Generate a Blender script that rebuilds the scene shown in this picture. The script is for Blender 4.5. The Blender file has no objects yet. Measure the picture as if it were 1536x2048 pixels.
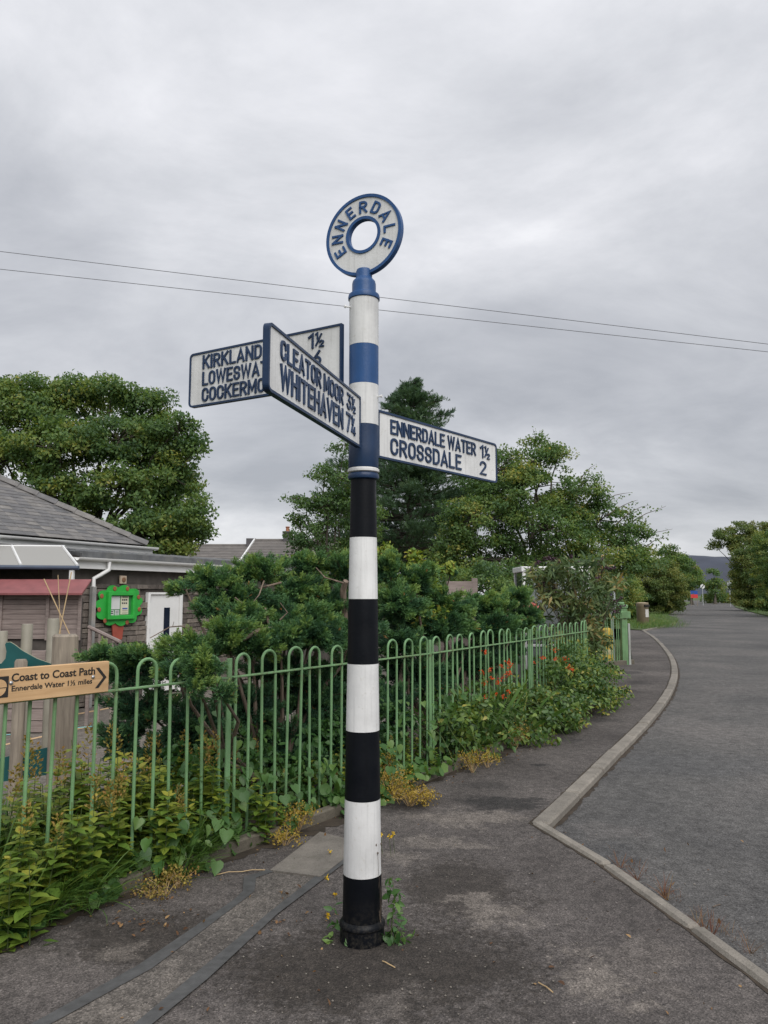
import bpy, bmesh, math, random
import numpy as np
from mathutils import Vector, Matrix
from mathutils.geometry import tessellate_polygon

random.seed(7)
RNG = np.random.default_rng(11)
S = bpy.context.scene
COL = S.collection
R = math.radians
PI = math.pi

# ------------------------------------------------------------------ camera, sky, sun, exposure
CAM_H, PITCH, FPX = 1.55, R(6.15), 1540.0
cd = bpy.data.cameras.new('camera')
cam = bpy.data.objects.new('camera', cd)
COL.objects.link(cam)
cam.location = (0, 0, CAM_H)
cam.rotation_euler = (R(90) + PITCH, 0, 0)
cd.sensor_fit = 'VERTICAL'
cd.sensor_height = 36.0
cd.lens = FPX / 2048 * 36.0
cd.clip_start = 0.05
cd.clip_end = 9000
S.camera = cam

SUN_EL, SUN_ROT = R(46), R(158)
w = bpy.data.worlds.new('World')
S.world = w
w.use_nodes = True
nt = w.node_tree
nt.nodes.clear()


def N(t, typ, **kw):
    n = t.nodes.new(typ)
    for k, v in kw.items():
        if k.startswith('i_'):
            n.inputs[k[2:].replace('_', ' ')].default_value = v
        elif isinstance(k, str):
            setattr(n, k, v)
    return n


def ramp(t, stops, interp='LINEAR'):
    n = t.nodes.new('ShaderNodeValToRGB')
    cr = n.color_ramp
    cr.interpolation = interp
    while len(cr.elements) < len(stops):
        cr.elements.new(0.5)
    for e, (p, c) in zip(cr.elements, stops):
        e.position = p
        e.color = (c, c, c, 1) if isinstance(c, (int, float)) else (c[0], c[1], c[2], 1)
    return n


def math_n(t, op, a, b=None, clamp=False):
    n = t.nodes.new('ShaderNodeMath')
    n.operation = op
    n.use_clamp = clamp
    for i, v in enumerate((a, b)):
        if v is None:
            continue
        if isinstance(v, (int, float)):
            n.inputs[i].default_value = v
        else:
            t.links.new(v, n.inputs[i])
    return n.outputs[0]


def mixc(t, fac, a, b, blend='MIX'):
    n = t.nodes.new('ShaderNodeMix')
    n.data_type = 'RGBA'
    n.blend_type = blend
    for k, v in ((0, fac), (6, a), (7, b)):
        sock = n.inputs[k]
        if isinstance(v, (int, float)):
            sock.default_value = v if k == 0 else (v, v, v, 1)
        elif isinstance(v, (tuple, list)):
            sock.default_value = (v[0], v[1], v[2], 1)
        else:
            t.links.new(v, sock)
    return n.outputs[2]


SKY_LOC = (1.37, 0.61, 0.4)


def build_sky():
    L = nt.links
    out = N(nt, 'ShaderNodeOutputWorld')
    sky = N(nt, 'ShaderNodeTexSky', sky_type='NISHITA', sun_disc=False, sun_elevation=SUN_EL, sun_rotation=SUN_ROT)
    bg1 = N(nt, 'ShaderNodeBackground')
    bg1.inputs[1].default_value = 0.10
    L.new(sky.outputs[0], bg1.inputs[0])
    tc = N(nt, 'ShaderNodeTexCoord')
    sep = N(nt, 'ShaderNodeSeparateXYZ')
    L.new(tc.outputs['Generated'], sep.inputs[0])
    zc = math_n(nt, 'MAXIMUM', sep.outputs[2], 0.0)
    den = math_n(nt, 'ADD', zc, 0.34)
    px = math_n(nt, 'DIVIDE', sep.outputs[0], den)
    py = math_n(nt, 'DIVIDE', sep.outputs[1], den)
    cv = N(nt, 'ShaderNodeCombineXYZ')
    L.new(px, cv.inputs[0])
    L.new(py, cv.inputs[1])
    mp = N(nt, 'ShaderNodeMapping')
    mp.inputs['Location'].default_value = SKY_LOC
    mp.inputs['Rotation'].default_value = (0, 0, R(-35))
    mp.inputs['Scale'].default_value = (0.80, 1.15, 1.0)
    L.new(cv.outputs[0], mp.inputs[0])
    n1 = N(nt, 'ShaderNodeTexNoise', i_Scale=1.0, i_Detail=3.0, i_Roughness=0.5, i_Distortion=0.6)
    L.new(mp.outputs[0], n1.inputs['Vector'])
    n2 = N(nt, 'ShaderNodeTexNoise', i_Scale=2.1, i_Detail=8.0, i_Roughness=0.60, i_Distortion=0.25)
    L.new(mp.outputs[0], n2.inputs['Vector'])
    a = math_n(nt, 'MULTIPLY', n1.outputs[0], 0.52)
    b = math_n(nt, 'MULTIPLY', n2.outputs[0], 0.48)
    ns = math_n(nt, 'ADD', a, b)
    # cloud thickness to brightness; overcast sky brightens smoothly towards the zenith
    cr = ramp(nt, [(0.38, (0.395, 0.407, 0.440)), (0.45, (0.475, 0.486, 0.518)), (0.51, (0.56, 0.57, 0.60)), (0.57, (0.665, 0.67, 0.70)), (0.65, (0.86, 0.862, 0.88))])
    L.new(ns, cr.inputs[0])
    elev = ramp(nt, [(0.0, 0.66), (0.10, 0.65), (0.25, 0.69), (0.45, 0.76), (0.65, 0.82), (1.0, 1.10)])
    L.new(zc, elev.inputs[0])
    cc = mixc(nt, 1.0, cr.outputs[0], elev.outputs[0], 'MULTIPLY')
    bg2 = N(nt, 'ShaderNodeBackground')
    bg2.inputs[1].default_value = 1.0
    L.new(cc, bg2.inputs[0])
    mx = N(nt, 'ShaderNodeMixShader')
    mx.inputs[0].default_value = 0.95
    L.new(bg1.outputs[0], mx.inputs[1])
    L.new(bg2.outputs[0], mx.inputs[2])
    L.new(mx.outputs[0], out.inputs[0])


build_sky()

sd = bpy.data.lights.new('sun', 'SUN')
sd.energy = 1.5
sd.angle = R(50)
sd.color = (1.0, 0.97, 0.93)
sun = bpy.data.objects.new('sun', sd)
COL.objects.link(sun)
sdir = Vector((math.sin(SUN_ROT) * math.cos(SUN_EL), math.cos(SUN_ROT) * math.cos(SUN_EL), math.sin(SUN_EL)))
sun.rotation_euler = (-sdir).to_track_quat('-Z', 'Y').to_euler()
sun.location = sdir * 30

vs = S.view_settings
S.display_settings.display_device = 'sRGB'
vs.view_transform = 'Standard'
vs.look = 'None'
vs.exposure = 0.72
vs.gamma = 1.0
vs.use_curve_mapping = False
S.render.engine = 'CYCLES'
S.cycles.max_bounces = 8
S.cycles.diffuse_bounces = 5
S.cycles.glossy_bounces = 2
S.cycles.transmission_bounces = 3
S.cycles.transparent_max_bounces = 6
S.cycles.use_denoising = True
S.cycles.caustics_reflective = False
S.cycles.caustics_refractive = False


# ------------------------------------------------------------------ measuring helpers
def ray(x, y):
    u = (x - 768) / FPX
    v = (1024 - y) / FPX
    return Vector((u, math.cos(PITCH) - v * math.sin(PITCH), math.sin(PITCH) + v * math.cos(PITCH)))


def gz(x, y, Z=0.0):
    r = ray(x, y)
    return Vector((0, 0, CAM_H)) + r * ((Z - CAM_H) / r.z)


def at(x, y, Y):
    r = ray(x, y)
    return Vector((0, 0, CAM_H)) + r * (Y / r.y)


# ------------------------------------------------------------------ object helpers
def wloc(o):
    v = Vector((0, 0, 0))
    while o is not None:
        v = v + o.location
        o = o.parent
    return v


def link(name, data, parent=None, local=False):
    o = bpy.data.objects.new(name, data)
    COL.objects.link(o)
    if parent is not None:
        o.parent = parent
        if not local:
            o.location = -wloc(parent)
    return o


def thing(name, label, cat, loc=(0, 0, 0), group=None, rz=0.0):
    o = link(name, None)
    o.empty_display_size = 0.1
    o.location = loc
    o.rotation_euler = (0, 0, rz)
    tag(o, label, cat, group)
    return o


def tag(o, label, cat, group=None, kind=None):
    o['label'] = label
    o['category'] = cat
    if group:
        o['group'] = group
    if kind:
        o['kind'] = kind
    return o


def structure(o):
    o['kind'] = 'structure'
    return o


class MB:
    """collects geometry for ONE mesh object"""

    def __init__(self):
        self.v, self.f, self.n = [], [], 0

    def add(self, V, F):
        self.v.extend([tuple(p) for p in V])
        n = self.n
        self.f.extend([tuple(i + n for i in f) for f in F])
        self.n += len(V)
        return self

    def box(self, c, s, rot=None):
        c = Vector(c)
        hx, hy, hz = s[0] / 2, s[1] / 2, s[2] / 2
        V = [Vector((x * hx, y * hy, z * hz)) for z in (-1, 1) for y in (-1, 1) for x in (-1, 1)]
        if rot is not None:
            V = [rot @ p for p in V]
        V = [p + c for p in V]
        F = [(0, 2, 3, 1), (4, 5, 7, 6), (0, 1, 5, 4), (2, 6, 7, 3), (0, 4, 6, 2), (1, 3, 7, 5)]
        return self.add(V, F)

    def bbox(self, c, s, b=0.004, rot=None):
        """box with chamfered edges"""
        bm = bmesh.new()
        bmesh.ops.create_cube(bm, size=1)
        for v in bm.verts:
            v.co = Vector((v.co.x * s[0], v.co.y * s[1], v.co.z * s[2]))
        bmesh.ops.bevel(bm, geom=list(bm.edges), offset=b, segments=1, affect='EDGES', profile=0.5)
        bm.verts.index_update()
        c = Vector(c)
        V = [(rot @ v.co if rot is not None else v.co.copy()) + c for v in bm.verts]
        F = [[v.index for v in f.verts] for f in bm.faces]
        bm.free()
        return self.add(V, F)

    def tube(self, pts, rad, seg=8, cap=True):
        pts = [Vector(p) for p in pts]
        n = len(pts)
        if isinstance(rad, (int, float)):
            rad = [rad] * n
        V, F = [], []
        t0 = (pts[1] - pts[0]).normalized()
        ref = Vector((0, 0, 1)) if abs(t0.z) < 0.9 else Vector((1, 0, 0))
        u = t0.cross(ref).normalized()
        for i in range(n):
            t = (pts[min(i + 1, n - 1)] - pts[max(i - 1, 0)]).normalized()
            u = (u - t * u.dot(t))
            if u.length < 1e-6:
                u = t.orthogonal()
            u.normalize()
            v = t.cross(u)
            for k in range(seg):
                a = 2 * PI * k / seg
                V.append(pts[i] + (u * math.cos(a) + v * math.sin(a)) * rad[i])
        for i in range(n - 1):
            for k in range(seg):
                k2 = (k + 1) % seg
                F.append((i * seg + k, i * seg + k2, (i + 1) * seg + k2, (i + 1) * seg + k))
        if cap:
            F.append(tuple(reversed(range(seg))))
            F.append(tuple((n - 1) * seg + k for k in range(seg)))
        return self.add(V, F)

    def lathe(self, prof, seg=32, c=(0, 0, 0), cap0=True, cap1=True):
        V, F = [], []
        for (r, z) in prof:
            for k in range(seg):
                a = 2 * PI * k / seg
                V.append((c[0] + r * math.cos(a), c[1] + r * math.sin(a), c[2] + z))
        for i in range(len(prof) - 1):
            for k in range(seg):
                k2 = (k + 1) % seg
                F.append((i * seg + k, i * seg + k2, (i + 1) * seg + k2, (i + 1) * seg + k))
        if cap0:
            F.append(tuple(reversed(range(seg))))
        if cap1:
            F.append(tuple((len(prof) - 1) * seg + k for k in range(seg)))
        return self.add(V, F)

    def prism(self, poly, z0, z1, M=None):
        """extrude a 2D polygon (ccw) from z0 to z1, then transform by matrix M"""
        n = len(poly)
        V = [Vector((p[0], p[1], z0)) for p in poly] + [Vector((p[0], p[1], z1)) for p in poly]
        if M is not None:
            V = [M @ p for p in V]
        F = [tuple(reversed(range(n))), tuple(range(n, 2 * n))]
        for i in range(n):
            j = (i + 1) % n
            F.append((i, j, n + j, n + i))
        return self.add(V, F)

    def ringprism(self, outer, inner, z0, z1, M=None):
        n = len(outer)
        V = [Vector((p[0], p[1], z)) for z in (z0, z1) for P in (outer, inner) for p in P]
        if M is not None:
            V = [M @ p for p in V]
        F = []
        o0, i0, o1, i1 = 0, n, 2 * n, 3 * n
        for k in range(n):
            j = (k + 1) % n
            F.append((o1 + k, o1 + j, i1 + j, i1 + k))
            F.append((o0 + j, o0 + k, i0 + k, i0 + j))
            F.append((o0 + k, o0 + j, o1 + j, o1 + k))
            F.append((i0 + j, i0 + k, i1 + k, i1 + j))
        return self.add(V, F)

    def mesh(self, name, mat, smooth=False):
        me = bpy.data.meshes.new(name)
        me.from_pydata(self.v, [], self.f)
        me.materials.append(mat)
        if smooth:
            smooth_by_angle(me)
        me.update()
        return me

    def build(self, name, mat, parent=None, local=False, smooth=False):
        return link(name, self.mesh(name, mat, smooth), parent, local)


def smooth_by_angle(me, ang=38):
    me.polygons.foreach_set('use_smooth', [True] * len(me.polygons))
    bm = bmesh.new()
    bm.from_mesh(me)
    lim = R(ang)
    for e in bm.edges:
        e.smooth = len(e.link_faces) == 2 and e.calc_face_angle(0) < lim
    bm.to_mesh(me)
    bm.free()


# ---- numpy leaf scattering
def tmpl(V, F):
    return np.array(V, dtype=np.float64), F


LEAF4 = tmpl([(0, 0, 0), (.30, .48, .07), (0, 1, -.05), (-.30, .48, .07)], [(0, 1, 2, 3)])
LEAF6 = tmpl([(0, 0, 0), (.26, .28, .07), (.22, .62, .05), (0, 1, -.10), (-.22, .62, .05), (-.26, .28, .07), (0, .5, -.01)],
             [(0, 1, 6), (1, 2, 6), (2, 3, 6), (3, 4, 6), (4, 5, 6), (5, 0, 6)])
LANCE = tmpl([(0, 0, 0), (.13, .35, .05), (.09, .7, .02), (0, 1, -.10), (-.09, .7, .02), (-.13, .35, .05), (0, .5, -.02)],
             [(0, 1, 6), (1, 2, 6), (2, 3, 6), (3, 4, 6), (4, 5, 6), (5, 0, 6)])
ROUND = tmpl([(0, 0.42, -.02)] + [(.5 * math.sin(a) * (1 + .09 * math.cos(5 * a)), .46 - .5 * math.cos(a) * (1 + .1 * math.cos(5 * a)) + (.10 if i == 0 else 0), .07 * (1 if i % 2 else .4)) for i, a in enumerate([2 * PI * k / 12 for k in range(12)])],
             [(0, 1 + k, 1 + (k + 1) % 12) for k in range(12)])
HEART = tmpl([(0, .12, 0), (.22, 0, .03), (.46, .2, .06), (.44, .5, .05), (.24, .8, .0), (0, 1.05, -.08), (-.24, .8, .0), (-.44, .5, .05), (-.46, .2, .06), (-.22, 0, .03), (0, .5, -.02)],
             [(0, 1, 10), (1, 2, 10), (2, 3, 10), (3, 4, 10), (4, 5, 10), (5, 6, 10), (6, 7, 10), (7, 8, 10), (8, 9, 10), (9, 0, 10)])
BLADE = tmpl([(-.012, 0, 0), (.012, 0, 0), (-.010, .45, .05), (.010, .45, .05), (-.006, .8, .16), (.006, .8, .16), (0, 1, .30)],
             [(0, 1, 3, 2), (2, 3, 5, 4), (4, 5, 6)])
WBLADE = tmpl([(-.02, 0, 0), (.02, 0, 0), (-.028, .45, .05), (.028, .45, .05), (-.018, .8, .20), (.018, .8, .20), (0, 1, .42)],
              [(0, 1, 3, 2), (2, 3, 5, 4), (4, 5, 6)])


def tuft_template(n, seed, spread=0.55, wid=0.05):
    """n narrow needles fanning forward from the origin"""
    r = random.Random(seed)
    V, F = [], []
    for i in range(n):
        t = i / n
        b = Vector((r.uniform(-.05, .05), t * 0.6, r.uniform(-.05, .05)))
        d = Vector((r.uniform(-1, 1) * spread, 1.0, r.uniform(-.8, 1) * spread)).normalized()
        ln = r.uniform(.35, .6)
        side = d.cross(Vector((r.uniform(-1, 1), r.uniform(-1, 1), r.uniform(-1, 1)))).normalized() * wid
        k = len(V)
        V += [b - side * .6, b + side * .6, b + d * ln * .6 + side, b + d * ln, b + d * ln * .6 - side]
        F.append((k, k + 1, k + 2, k + 3, k + 4))
    return tmpl([tuple(v) for v in V], F)


def unit(a):
    return a / np.maximum(np.linalg.norm(a, axis=-1, keepdims=True), 1e-9)


def frames(Y, Z):
    """rotation matrices whose columns are x, y (leaf axis), z (leaf normal)"""
    Y = unit(Y)
    Z = Z - Y * np.sum(Z * Y, axis=1, keepdims=True)
    Z = unit(Z)
    X = np.cross(Y, Z)
    return np.stack([X, Y, Z], axis=2)


def rand_frames(n, up=(0, 0, 1), spread=0.7, droop=0.25):
    nz = unit(np.asarray(up, dtype=float) + RNG.normal(size=(n, 3)) * spread)
    ax = RNG.normal(size=(n, 3))
    ax[:, 2] -= droop
    return frames(ax, nz)


def scatter(parts):
    """parts: list of (template, P, frames, size, tint) -> arrays"""
    Vs, Ls, Cs, Ts, off = [], [], [], [], 0
    for (tv, tf), P, Fm, sz, ti in parts:
        n = len(P)
        if n == 0:
            continue
        sz = np.broadcast_to(np.asarray(sz, dtype=float), (n,))
        ti = np.broadcast_to(np.asarray(ti, dtype=float), (n,))
        V = np.einsum('nij,kj->nki', Fm, tv) * sz[:, None, None] + P[:, None, :]
        k = len(tv)
        flat = np.array([i for f in tf for i in f])
        cnt = np.array([len(f) for f in tf])
        idx = (np.arange(n) * k)[:, None] + flat[None, :] + off
        Vs.append(V.reshape(-1, 3))
        Ls.append(idx.reshape(-1))
        Cs.append(np.tile(cnt, n))
        Ts.append(np.repeat(ti, k))
        off += n * k
    return np.concatenate(Vs), np.concatenate(Ls), np.concatenate(Cs), np.concatenate(Ts)


def np_mesh(name, arrs, mat):
    V, L, C, T = arrs
    me = bpy.data.meshes.new(name)
    me.vertices.add(len(V))
    me.vertices.foreach_set('co', V.astype(np.float32).ravel())
    me.loops.add(len(L))
    me.loops.foreach_set('vertex_index', L.astype(np.int32))
    me.polygons.add(len(C))
    st = np.concatenate([[0], np.cumsum(C)[:-1]]).astype(np.int32)
    me.polygons.foreach_set('loop_start', st)
    a = me.attributes.new('tint', 'FLOAT', 'POINT')
    a.data.foreach_set('value', np.clip(T, 0, 1).astype(np.float32))
    me.materials.append(mat)
    me.update(calc_edges=True)
    return me


def leaf_obj(name, parts, mat, parent=None, local=False, stuff=False):
    o = link(name, np_mesh(name, scatter(parts), mat), parent, local)
    if stuff:
        o['kind'] = 'stuff'
    return o


# ------------------------------------------------------------------ materials
def mat_new(name):
    m = bpy.data.materials.new(name)
    m.use_nodes = True
    t = m.node_tree
    b = t.nodes['Principled BSDF']
    return m, t, b


def gpos(t, obj=False):
    if obj:
        return N(t, 'ShaderNodeTexCoord').outputs['Object']
    return N(t, 'ShaderNodeNewGeometry').outputs['Position']


def noise(t, vec, scale, detail=4.0, rough=0.55, dist=0.0):
    n = N(t, 'ShaderNodeTexNoise', i_Scale=scale, i_Detail=detail, i_Roughness=rough, i_Distortion=dist)
    t.links.new(vec, n.inputs['Vector'])
    return n.outputs[0]


def bump(t, b, h, strength=0.3, dist=0.01):
    n = N(t, 'ShaderNodeBump')
    n.inputs['Strength'].default_value = strength
    n.inputs['Distance'].default_value = dist
    t.links.new(h, n.inputs['Height'])
    t.links.new(n.outputs[0], b.inputs['Normal'])


def plain(name, col, rough=0.6, var=0.12, scale=6.0, bstr=0.15, bscale=60.0, spec=0.4, metal=0.0, dirt=None, dirt_amt=0.5, dirt_scale=3.0):
    m, t, b = mat_new(name)
    p = gpos(t)
    n = noise(t, p, scale, 5)
    lo = tuple(c * (1 - var) for c in col)
    hi = tuple(min(1, c * (1 + var)) for c in col)
    r = ramp(t, [(0.3, lo), (0.7, hi)])
    t.links.new(n, r.inputs[0])
    c = r.outputs[0]
    if dirt:
        dn = noise(t, p, dirt_scale, 6, 0.65)
        dr = ramp(t, [(0.48, 0.0), (0.72, dirt_amt)])
        t.links.new(dn, dr.inputs[0])
        c = mixc(t, dr.outputs[0], c, dirt)
    t.links.new(c, b.inputs['Base Color'])
    b.inputs['Roughness'].default_value = rough
    b.inputs['Specular IOR Level'].default_value = spec
    b.inputs['Metallic'].default_value = metal
    if bstr > 0:
        bump(t, b, noise(t, p, bscale, 3), bstr, 0.004)
    return m


def leaf_mat(name, stops, rough=0.5, transl=0.25, spec=0.3):
    m, t, b = mat_new(name)
    at_ = N(t, 'ShaderNodeAttribute', attribute_name='tint')
    r = ramp(t, stops)
    t.links.new(at_.outputs['Fac'], r.inputs[0])
    t.links.new(r.outputs[0], b.inputs['Base Color'])
    b.inputs['Roughness'].default_value = rough
    b.inputs['Specular IOR Level'].default_value = spec
    tr = N(t, 'ShaderNodeBsdfTranslucent')
    hs = mixc(t, 1.0, r.outputs[0], (1.25, 1.2, 0.6), 'MULTIPLY')
    t.links.new(hs, tr.inputs[0])
    mx = N(t, 'ShaderNodeMixShader')
    mx.inputs[0].default_value = transl
    t.links.new(b.outputs[0], mx.inputs[1])
    t.links.new(tr.outputs[0], mx.inputs[2])
    t.links.new(mx.outputs[0], t.nodes['Material Output'].inputs[0])
    return m


def bark_mat(name, c0, c1):
    m, t, b = mat_new(name)
    p = gpos(t)
    mp = N(t, 'ShaderNodeMapping')
    mp.inputs['Scale'].default_value = (30, 30, 5)
    t.links.new(p, mp.inputs[0])
    n = noise(t, mp.outputs[0], 1.0, 6, 0.6)
    r = ramp(t, [(0.3, c0), (0.7, c1)])
    t.links.new(n, r.inputs[0])
    t.links.new(r.outputs[0], b.inputs['Base Color'])
    b.inputs['Roughness'].default_value = 0.9
    bump(t, b, n, 0.6, 0.01)
    return m


def painted_iron(name, col, rust=(0.10, 0.05, 0.025), amount=0.35, rough=0.38, spec=0.35, weld=None, splash=None):
    """brushed-on gloss paint over cast or rolled iron, worn in places"""
    m, t, b = mat_new(name)
    p = gpos(t)
    n1 = noise(t, p, 4.0, 5)
    r1 = ramp(t, [(0.3, tuple(c * .82 for c in col)), (0.7, tuple(min(1, c * 1.15) for c in col))])
    t.links.new(n1, r1.inputs[0])
    n2 = noise(t, p, 38.0, 5, 0.7)
    r2 = ramp(t, [(0.60, 0.0), (0.72, amount)])
    t.links.new(n2, r2.inputs[0])
    c = mixc(t, r2.outputs[0], r1.outputs[0], rust)
    if weld is not None or splash is not None:
        sz = N(t, 'ShaderNodeSeparateXYZ')
        t.links.new(p, sz.inputs[0])
    if weld is not None:      # rust bleeding from the welds at the rail
        dz = math_n(t, 'ABSOLUTE', math_n(t, 'SUBTRACT', sz.outputs[2], weld - 0.02))
        wr = ramp(t, [(0.0, 1.0), (0.065, 0.0)])
        t.links.new(dz, wr.inputs[0])
        wn = ramp(t, [(0.46, 0.0), (0.66, 0.85)])
        t.links.new(noise(t, p, 22.0, 5, 0.7), wn.inputs[0])
        c = mixc(t, math_n(t, 'MULTIPLY', wr.outputs[0], wn.outputs[0]), c, (0.115, 0.060, 0.028))
        an = ramp(t, [(0.50, 0.0), (0.70, 0.55)])
        t.links.new(noise(t, p, 3.1, 6, 0.7), an.inputs[0])
        c = mixc(t, an.outputs[0], c, (0.085, 0.145, 0.060))
    if splash is not None:    # road dirt splashed on the foot
        zr = ramp(t, [(0.0, 1.0), (splash, 0.0)])
        t.links.new(sz.outputs[2], zr.inputs[0])
        sn = ramp(t, [(0.46, 0.0), (0.70, 0.45)])
        t.links.new(noise(t, p, 48.0, 6, 0.75), sn.inputs[0])
        c = mixc(t, math_n(t, 'MULTIPLY', zr.outputs[0], sn.outputs[0]), c, (0.105, 0.092, 0.072))
    mp = N(t, 'ShaderNodeMapping')
    mp.inputs['Scale'].default_value = (55, 55, 2.2)
    t.links.new(p, mp.inputs[0])
    sr = ramp(t, [(0.50, 1.0), (0.75, 0.80)])
    t.links.new(noise(t, mp.outputs[0], 1.0, 5, 0.6), sr.inputs[0])
    c = mixc(t, 1.0, c, sr.outputs[0], 'MULTIPLY')
    t.links.new(c, b.inputs['Base Color'])
    rr = ramp(t, [(0.3, rough * .8), (0.7, min(1, rough * 1.5))])
    t.links.new(noise(t, p, 9.0, 4), rr.inputs[0])
    t.links.new(rr.outputs[0], b.inputs['Roughness'])
    b.inputs['Specular IOR Level'].default_value = spec
    bump(t, b, noise(t, p, 75.0, 3), 0.22, 0.004)
    return m


M = {}
M['black'] = painted_iron('black_paint', (0.004, 0.005, 0.0075), (0.013, 0.013, 0.015), 0.3, 0.40, spec=0.16, splash=0.20)
M['black_flare'] = painted_iron('black_paint_blue_flare', (0.020, 0.076, 0.215), (0.03, 0.07, 0.16), 0.3, 0.36)  # black paint with the lens flare's blue mixed into its colour: ring, cap, upper band
M['sign_black_flare'] = painted_iron('sign_paint_blue_flare', (0.012, 0.033, 0.084), (0.02, 0.035, 0.07), 0.3, 0.36)  # black of arm rims, letters and collar, weaker blue flare tint in the colour
M['white'] = painted_iron('white_paint', (0.67, 0.67, 0.665), (0.46, 0.43, 0.37), 0.5, 0.42, splash=0.40)
M['green_rail'] = painted_iron('green_railing_paint', (0.160, 0.298, 0.140), (0.19, 0.15, 0.085), 0.8, 0.5, weld=1.03)
M['timber_sign'] = None


def wood(name, c0, c1, grain=(2, 45, 45), rough=0.75, knots=True):
    m, t, b = mat_new(name)
    p = N(t, 'ShaderNodeTexCoord').outputs['Object']
    mp = N(t, 'ShaderNodeMapping')
    mp.inputs['Scale'].default_value = grain
    t.links.new(p, mp.inputs[0])
    n = noise(t, mp.outputs[0], 1.0, 6, 0.6, 0.6)
    r = ramp(t, [(0.28, c0), (0.72, c1)])
    t.links.new(n, r.inputs[0])
    c = r.outputs[0]
    n2 = noise(t, p, 2.2, 3)
    r2 = ramp(t, [(0.35, 0.80), (0.65, 1.08)])
    t.links.new(n2, r2.inputs[0])
    c = mixc(t, 1.0, c, r2.outputs[0], 'MULTIPLY')
    t.links.new(c, b.inputs['Base Color'])
    b.inputs['Roughness'].default_value = rough
    bump(t, b, n, 0.25, 0.004)
    return m


M['sign_wood'] = wood('oiled_sign_wood', (0.46, 0.28, 0.135), (0.62, 0.41, 0.22))
M['grey_wood'] = wood('weathered_grey_timber', (0.17, 0.14, 0.11), (0.33, 0.28, 0.22), (40, 40, 3))
M['grey_wood_h'] = wood('weathered_grey_boards', (0.20, 0.155, 0.14), (0.33, 0.27, 0.245), (3, 40, 40))
M['cane'] = plain('bamboo_cane', (0.42, 0.30, 0.16), 0.6)
M['steel'] = plain('galvanised_steel', (0.42, 0.42, 0.42), 0.35, 0.1, metal=0.8, bstr=0.0)
M['bollard'] = plain('buff_plastic', (0.25, 0.232, 0.185), 0.55)
M['teal'] = plain('teal_painted_ply', (0.012, 0.085, 0.085), 0.45)
M['teal_edge'] = plain('bare_ply_edge', (0.38, 0.36, 0.24), 0.7)
M['upvc'] = plain('white_plastic', (0.74, 0.74, 0.73), 0.4, 0.06, bstr=0.0, dirt=(0.42, 0.42, 0.40), dirt_amt=0.35)
M['lead'] = plain('grey_felt_roofing', (0.12, 0.125, 0.13), 0.75, 0.25, dirt=(0.20, 0.19, 0.16), dirt_amt=0.6)
M['slate'] = None
M['red_roof'] = plain('red_painted_board', (0.225, 0.075, 0.076), 0.55, 0.15)
M['board_green'] = plain('bright_green_paint', (0.030, 0.36, 0.052), 0.45, 0.12)
M['board_dark'] = plain('notice_backing_green', (0.035, 0.20, 0.055), 0.6)
M['apple'] = plain('apple_red_paint', (0.30, 0.10, 0.05), 0.5)
M['pot_red'] = plain('terracotta_paint', (0.33, 0.075, 0.05), 0.6)
M['dark_glass'] = plain('dark_window_glass', (0.012, 0.018, 0.035), 0.08, 0.05, bstr=0.0, spec=0.5)
M['wire'] = plain('dark_cable', (0.11, 0.11, 0.12), 0.6, bstr=0.0)
M['bin'] = plain('brown_bin_plastic', (0.135, 0.105, 0.065), 0.55)
M['bin_dark'] = plain('bin_opening_dark', (0.015, 0.013, 0.012), 0.7)
M['yellow'] = plain('yellow_paint', (0.62, 0.43, 0.07), 0.5, 0.15)
M['roadsign_grey'] = plain('grey_sign_back', (0.40, 0.42, 0.43), 0.5)
M['blue_panel'] = plain('blue_panel', (0.02, 0.07, 0.30), 0.5)
M['red_panel'] = plain('red_panel', (0.55, 0.04, 0.04), 0.5)
M['soil'] = plain('dark_soil', (0.045, 0.034, 0.024), 0.95, 0.4, 9.0, 0.8, 40.0)
M['mortar'] = plain('wall_mortar', (0.075, 0.066, 0.058), 0.95, 0.25)
M['brickred'] = plain('chimney_pot_clay', (0.34, 0.15, 0.09), 0.8)
M['paintline_w'] = plain('faded_white_line', (0.55, 0.53, 0.48), 0.8)
M['paintline_c'] = plain('faded_cyan_line', (0.22, 0.50, 0.50), 0.8)
M['paintline_o'] = plain('faded_orange_line', (0.55, 0.38, 0.22), 0.8)
M['fell'] = plain('hazy_moor', (0.048, 0.056, 0.078), 1.0, 0.25, 0.004, 0.0)  # moor colour with the blue of distance haze mixed in


def slate_mat():
    m, t, b = mat_new('welsh_slate')
    oi = N(t, 'ShaderNodeObjectInfo')
    r = ramp(t, [(0.0, (0.085, 0.084, 0.086)), (0.5, (0.122, 0.117, 0.116)), (1.0, (0.175, 0.163, 0.150))])
    t.links.new(oi.outputs['Random'], r.inputs[0])
    p = gpos(t)
    n = noise(t, p, 5.0, 6, 0.65)
    r2 = ramp(t, [(0.35, 0.75), (0.65, 1.2)])
    t.links.new(n, r2.inputs[0])
    c = mixc(t, 1.0, r.outputs[0], r2.outputs[0], 'MULTIPLY')
    ln = noise(t, p, 14.0, 5, 0.7)
    lr = ramp(t, [(0.62, 0.0), (0.72, 0.6)])
    t.links.new(ln, lr.inputs[0])
    c = mixc(t, lr.outputs[0], c, (0.30, 0.29, 0.25))
    t.links.new(c, b.inputs['Base Color'])
    b.inputs['Roughness'].default_value = 0.55
    bump(t, b, noise(t, p, 40.0, 4), 0.2, 0.004)
    return m


M['slate'] = slate_mat()


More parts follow.
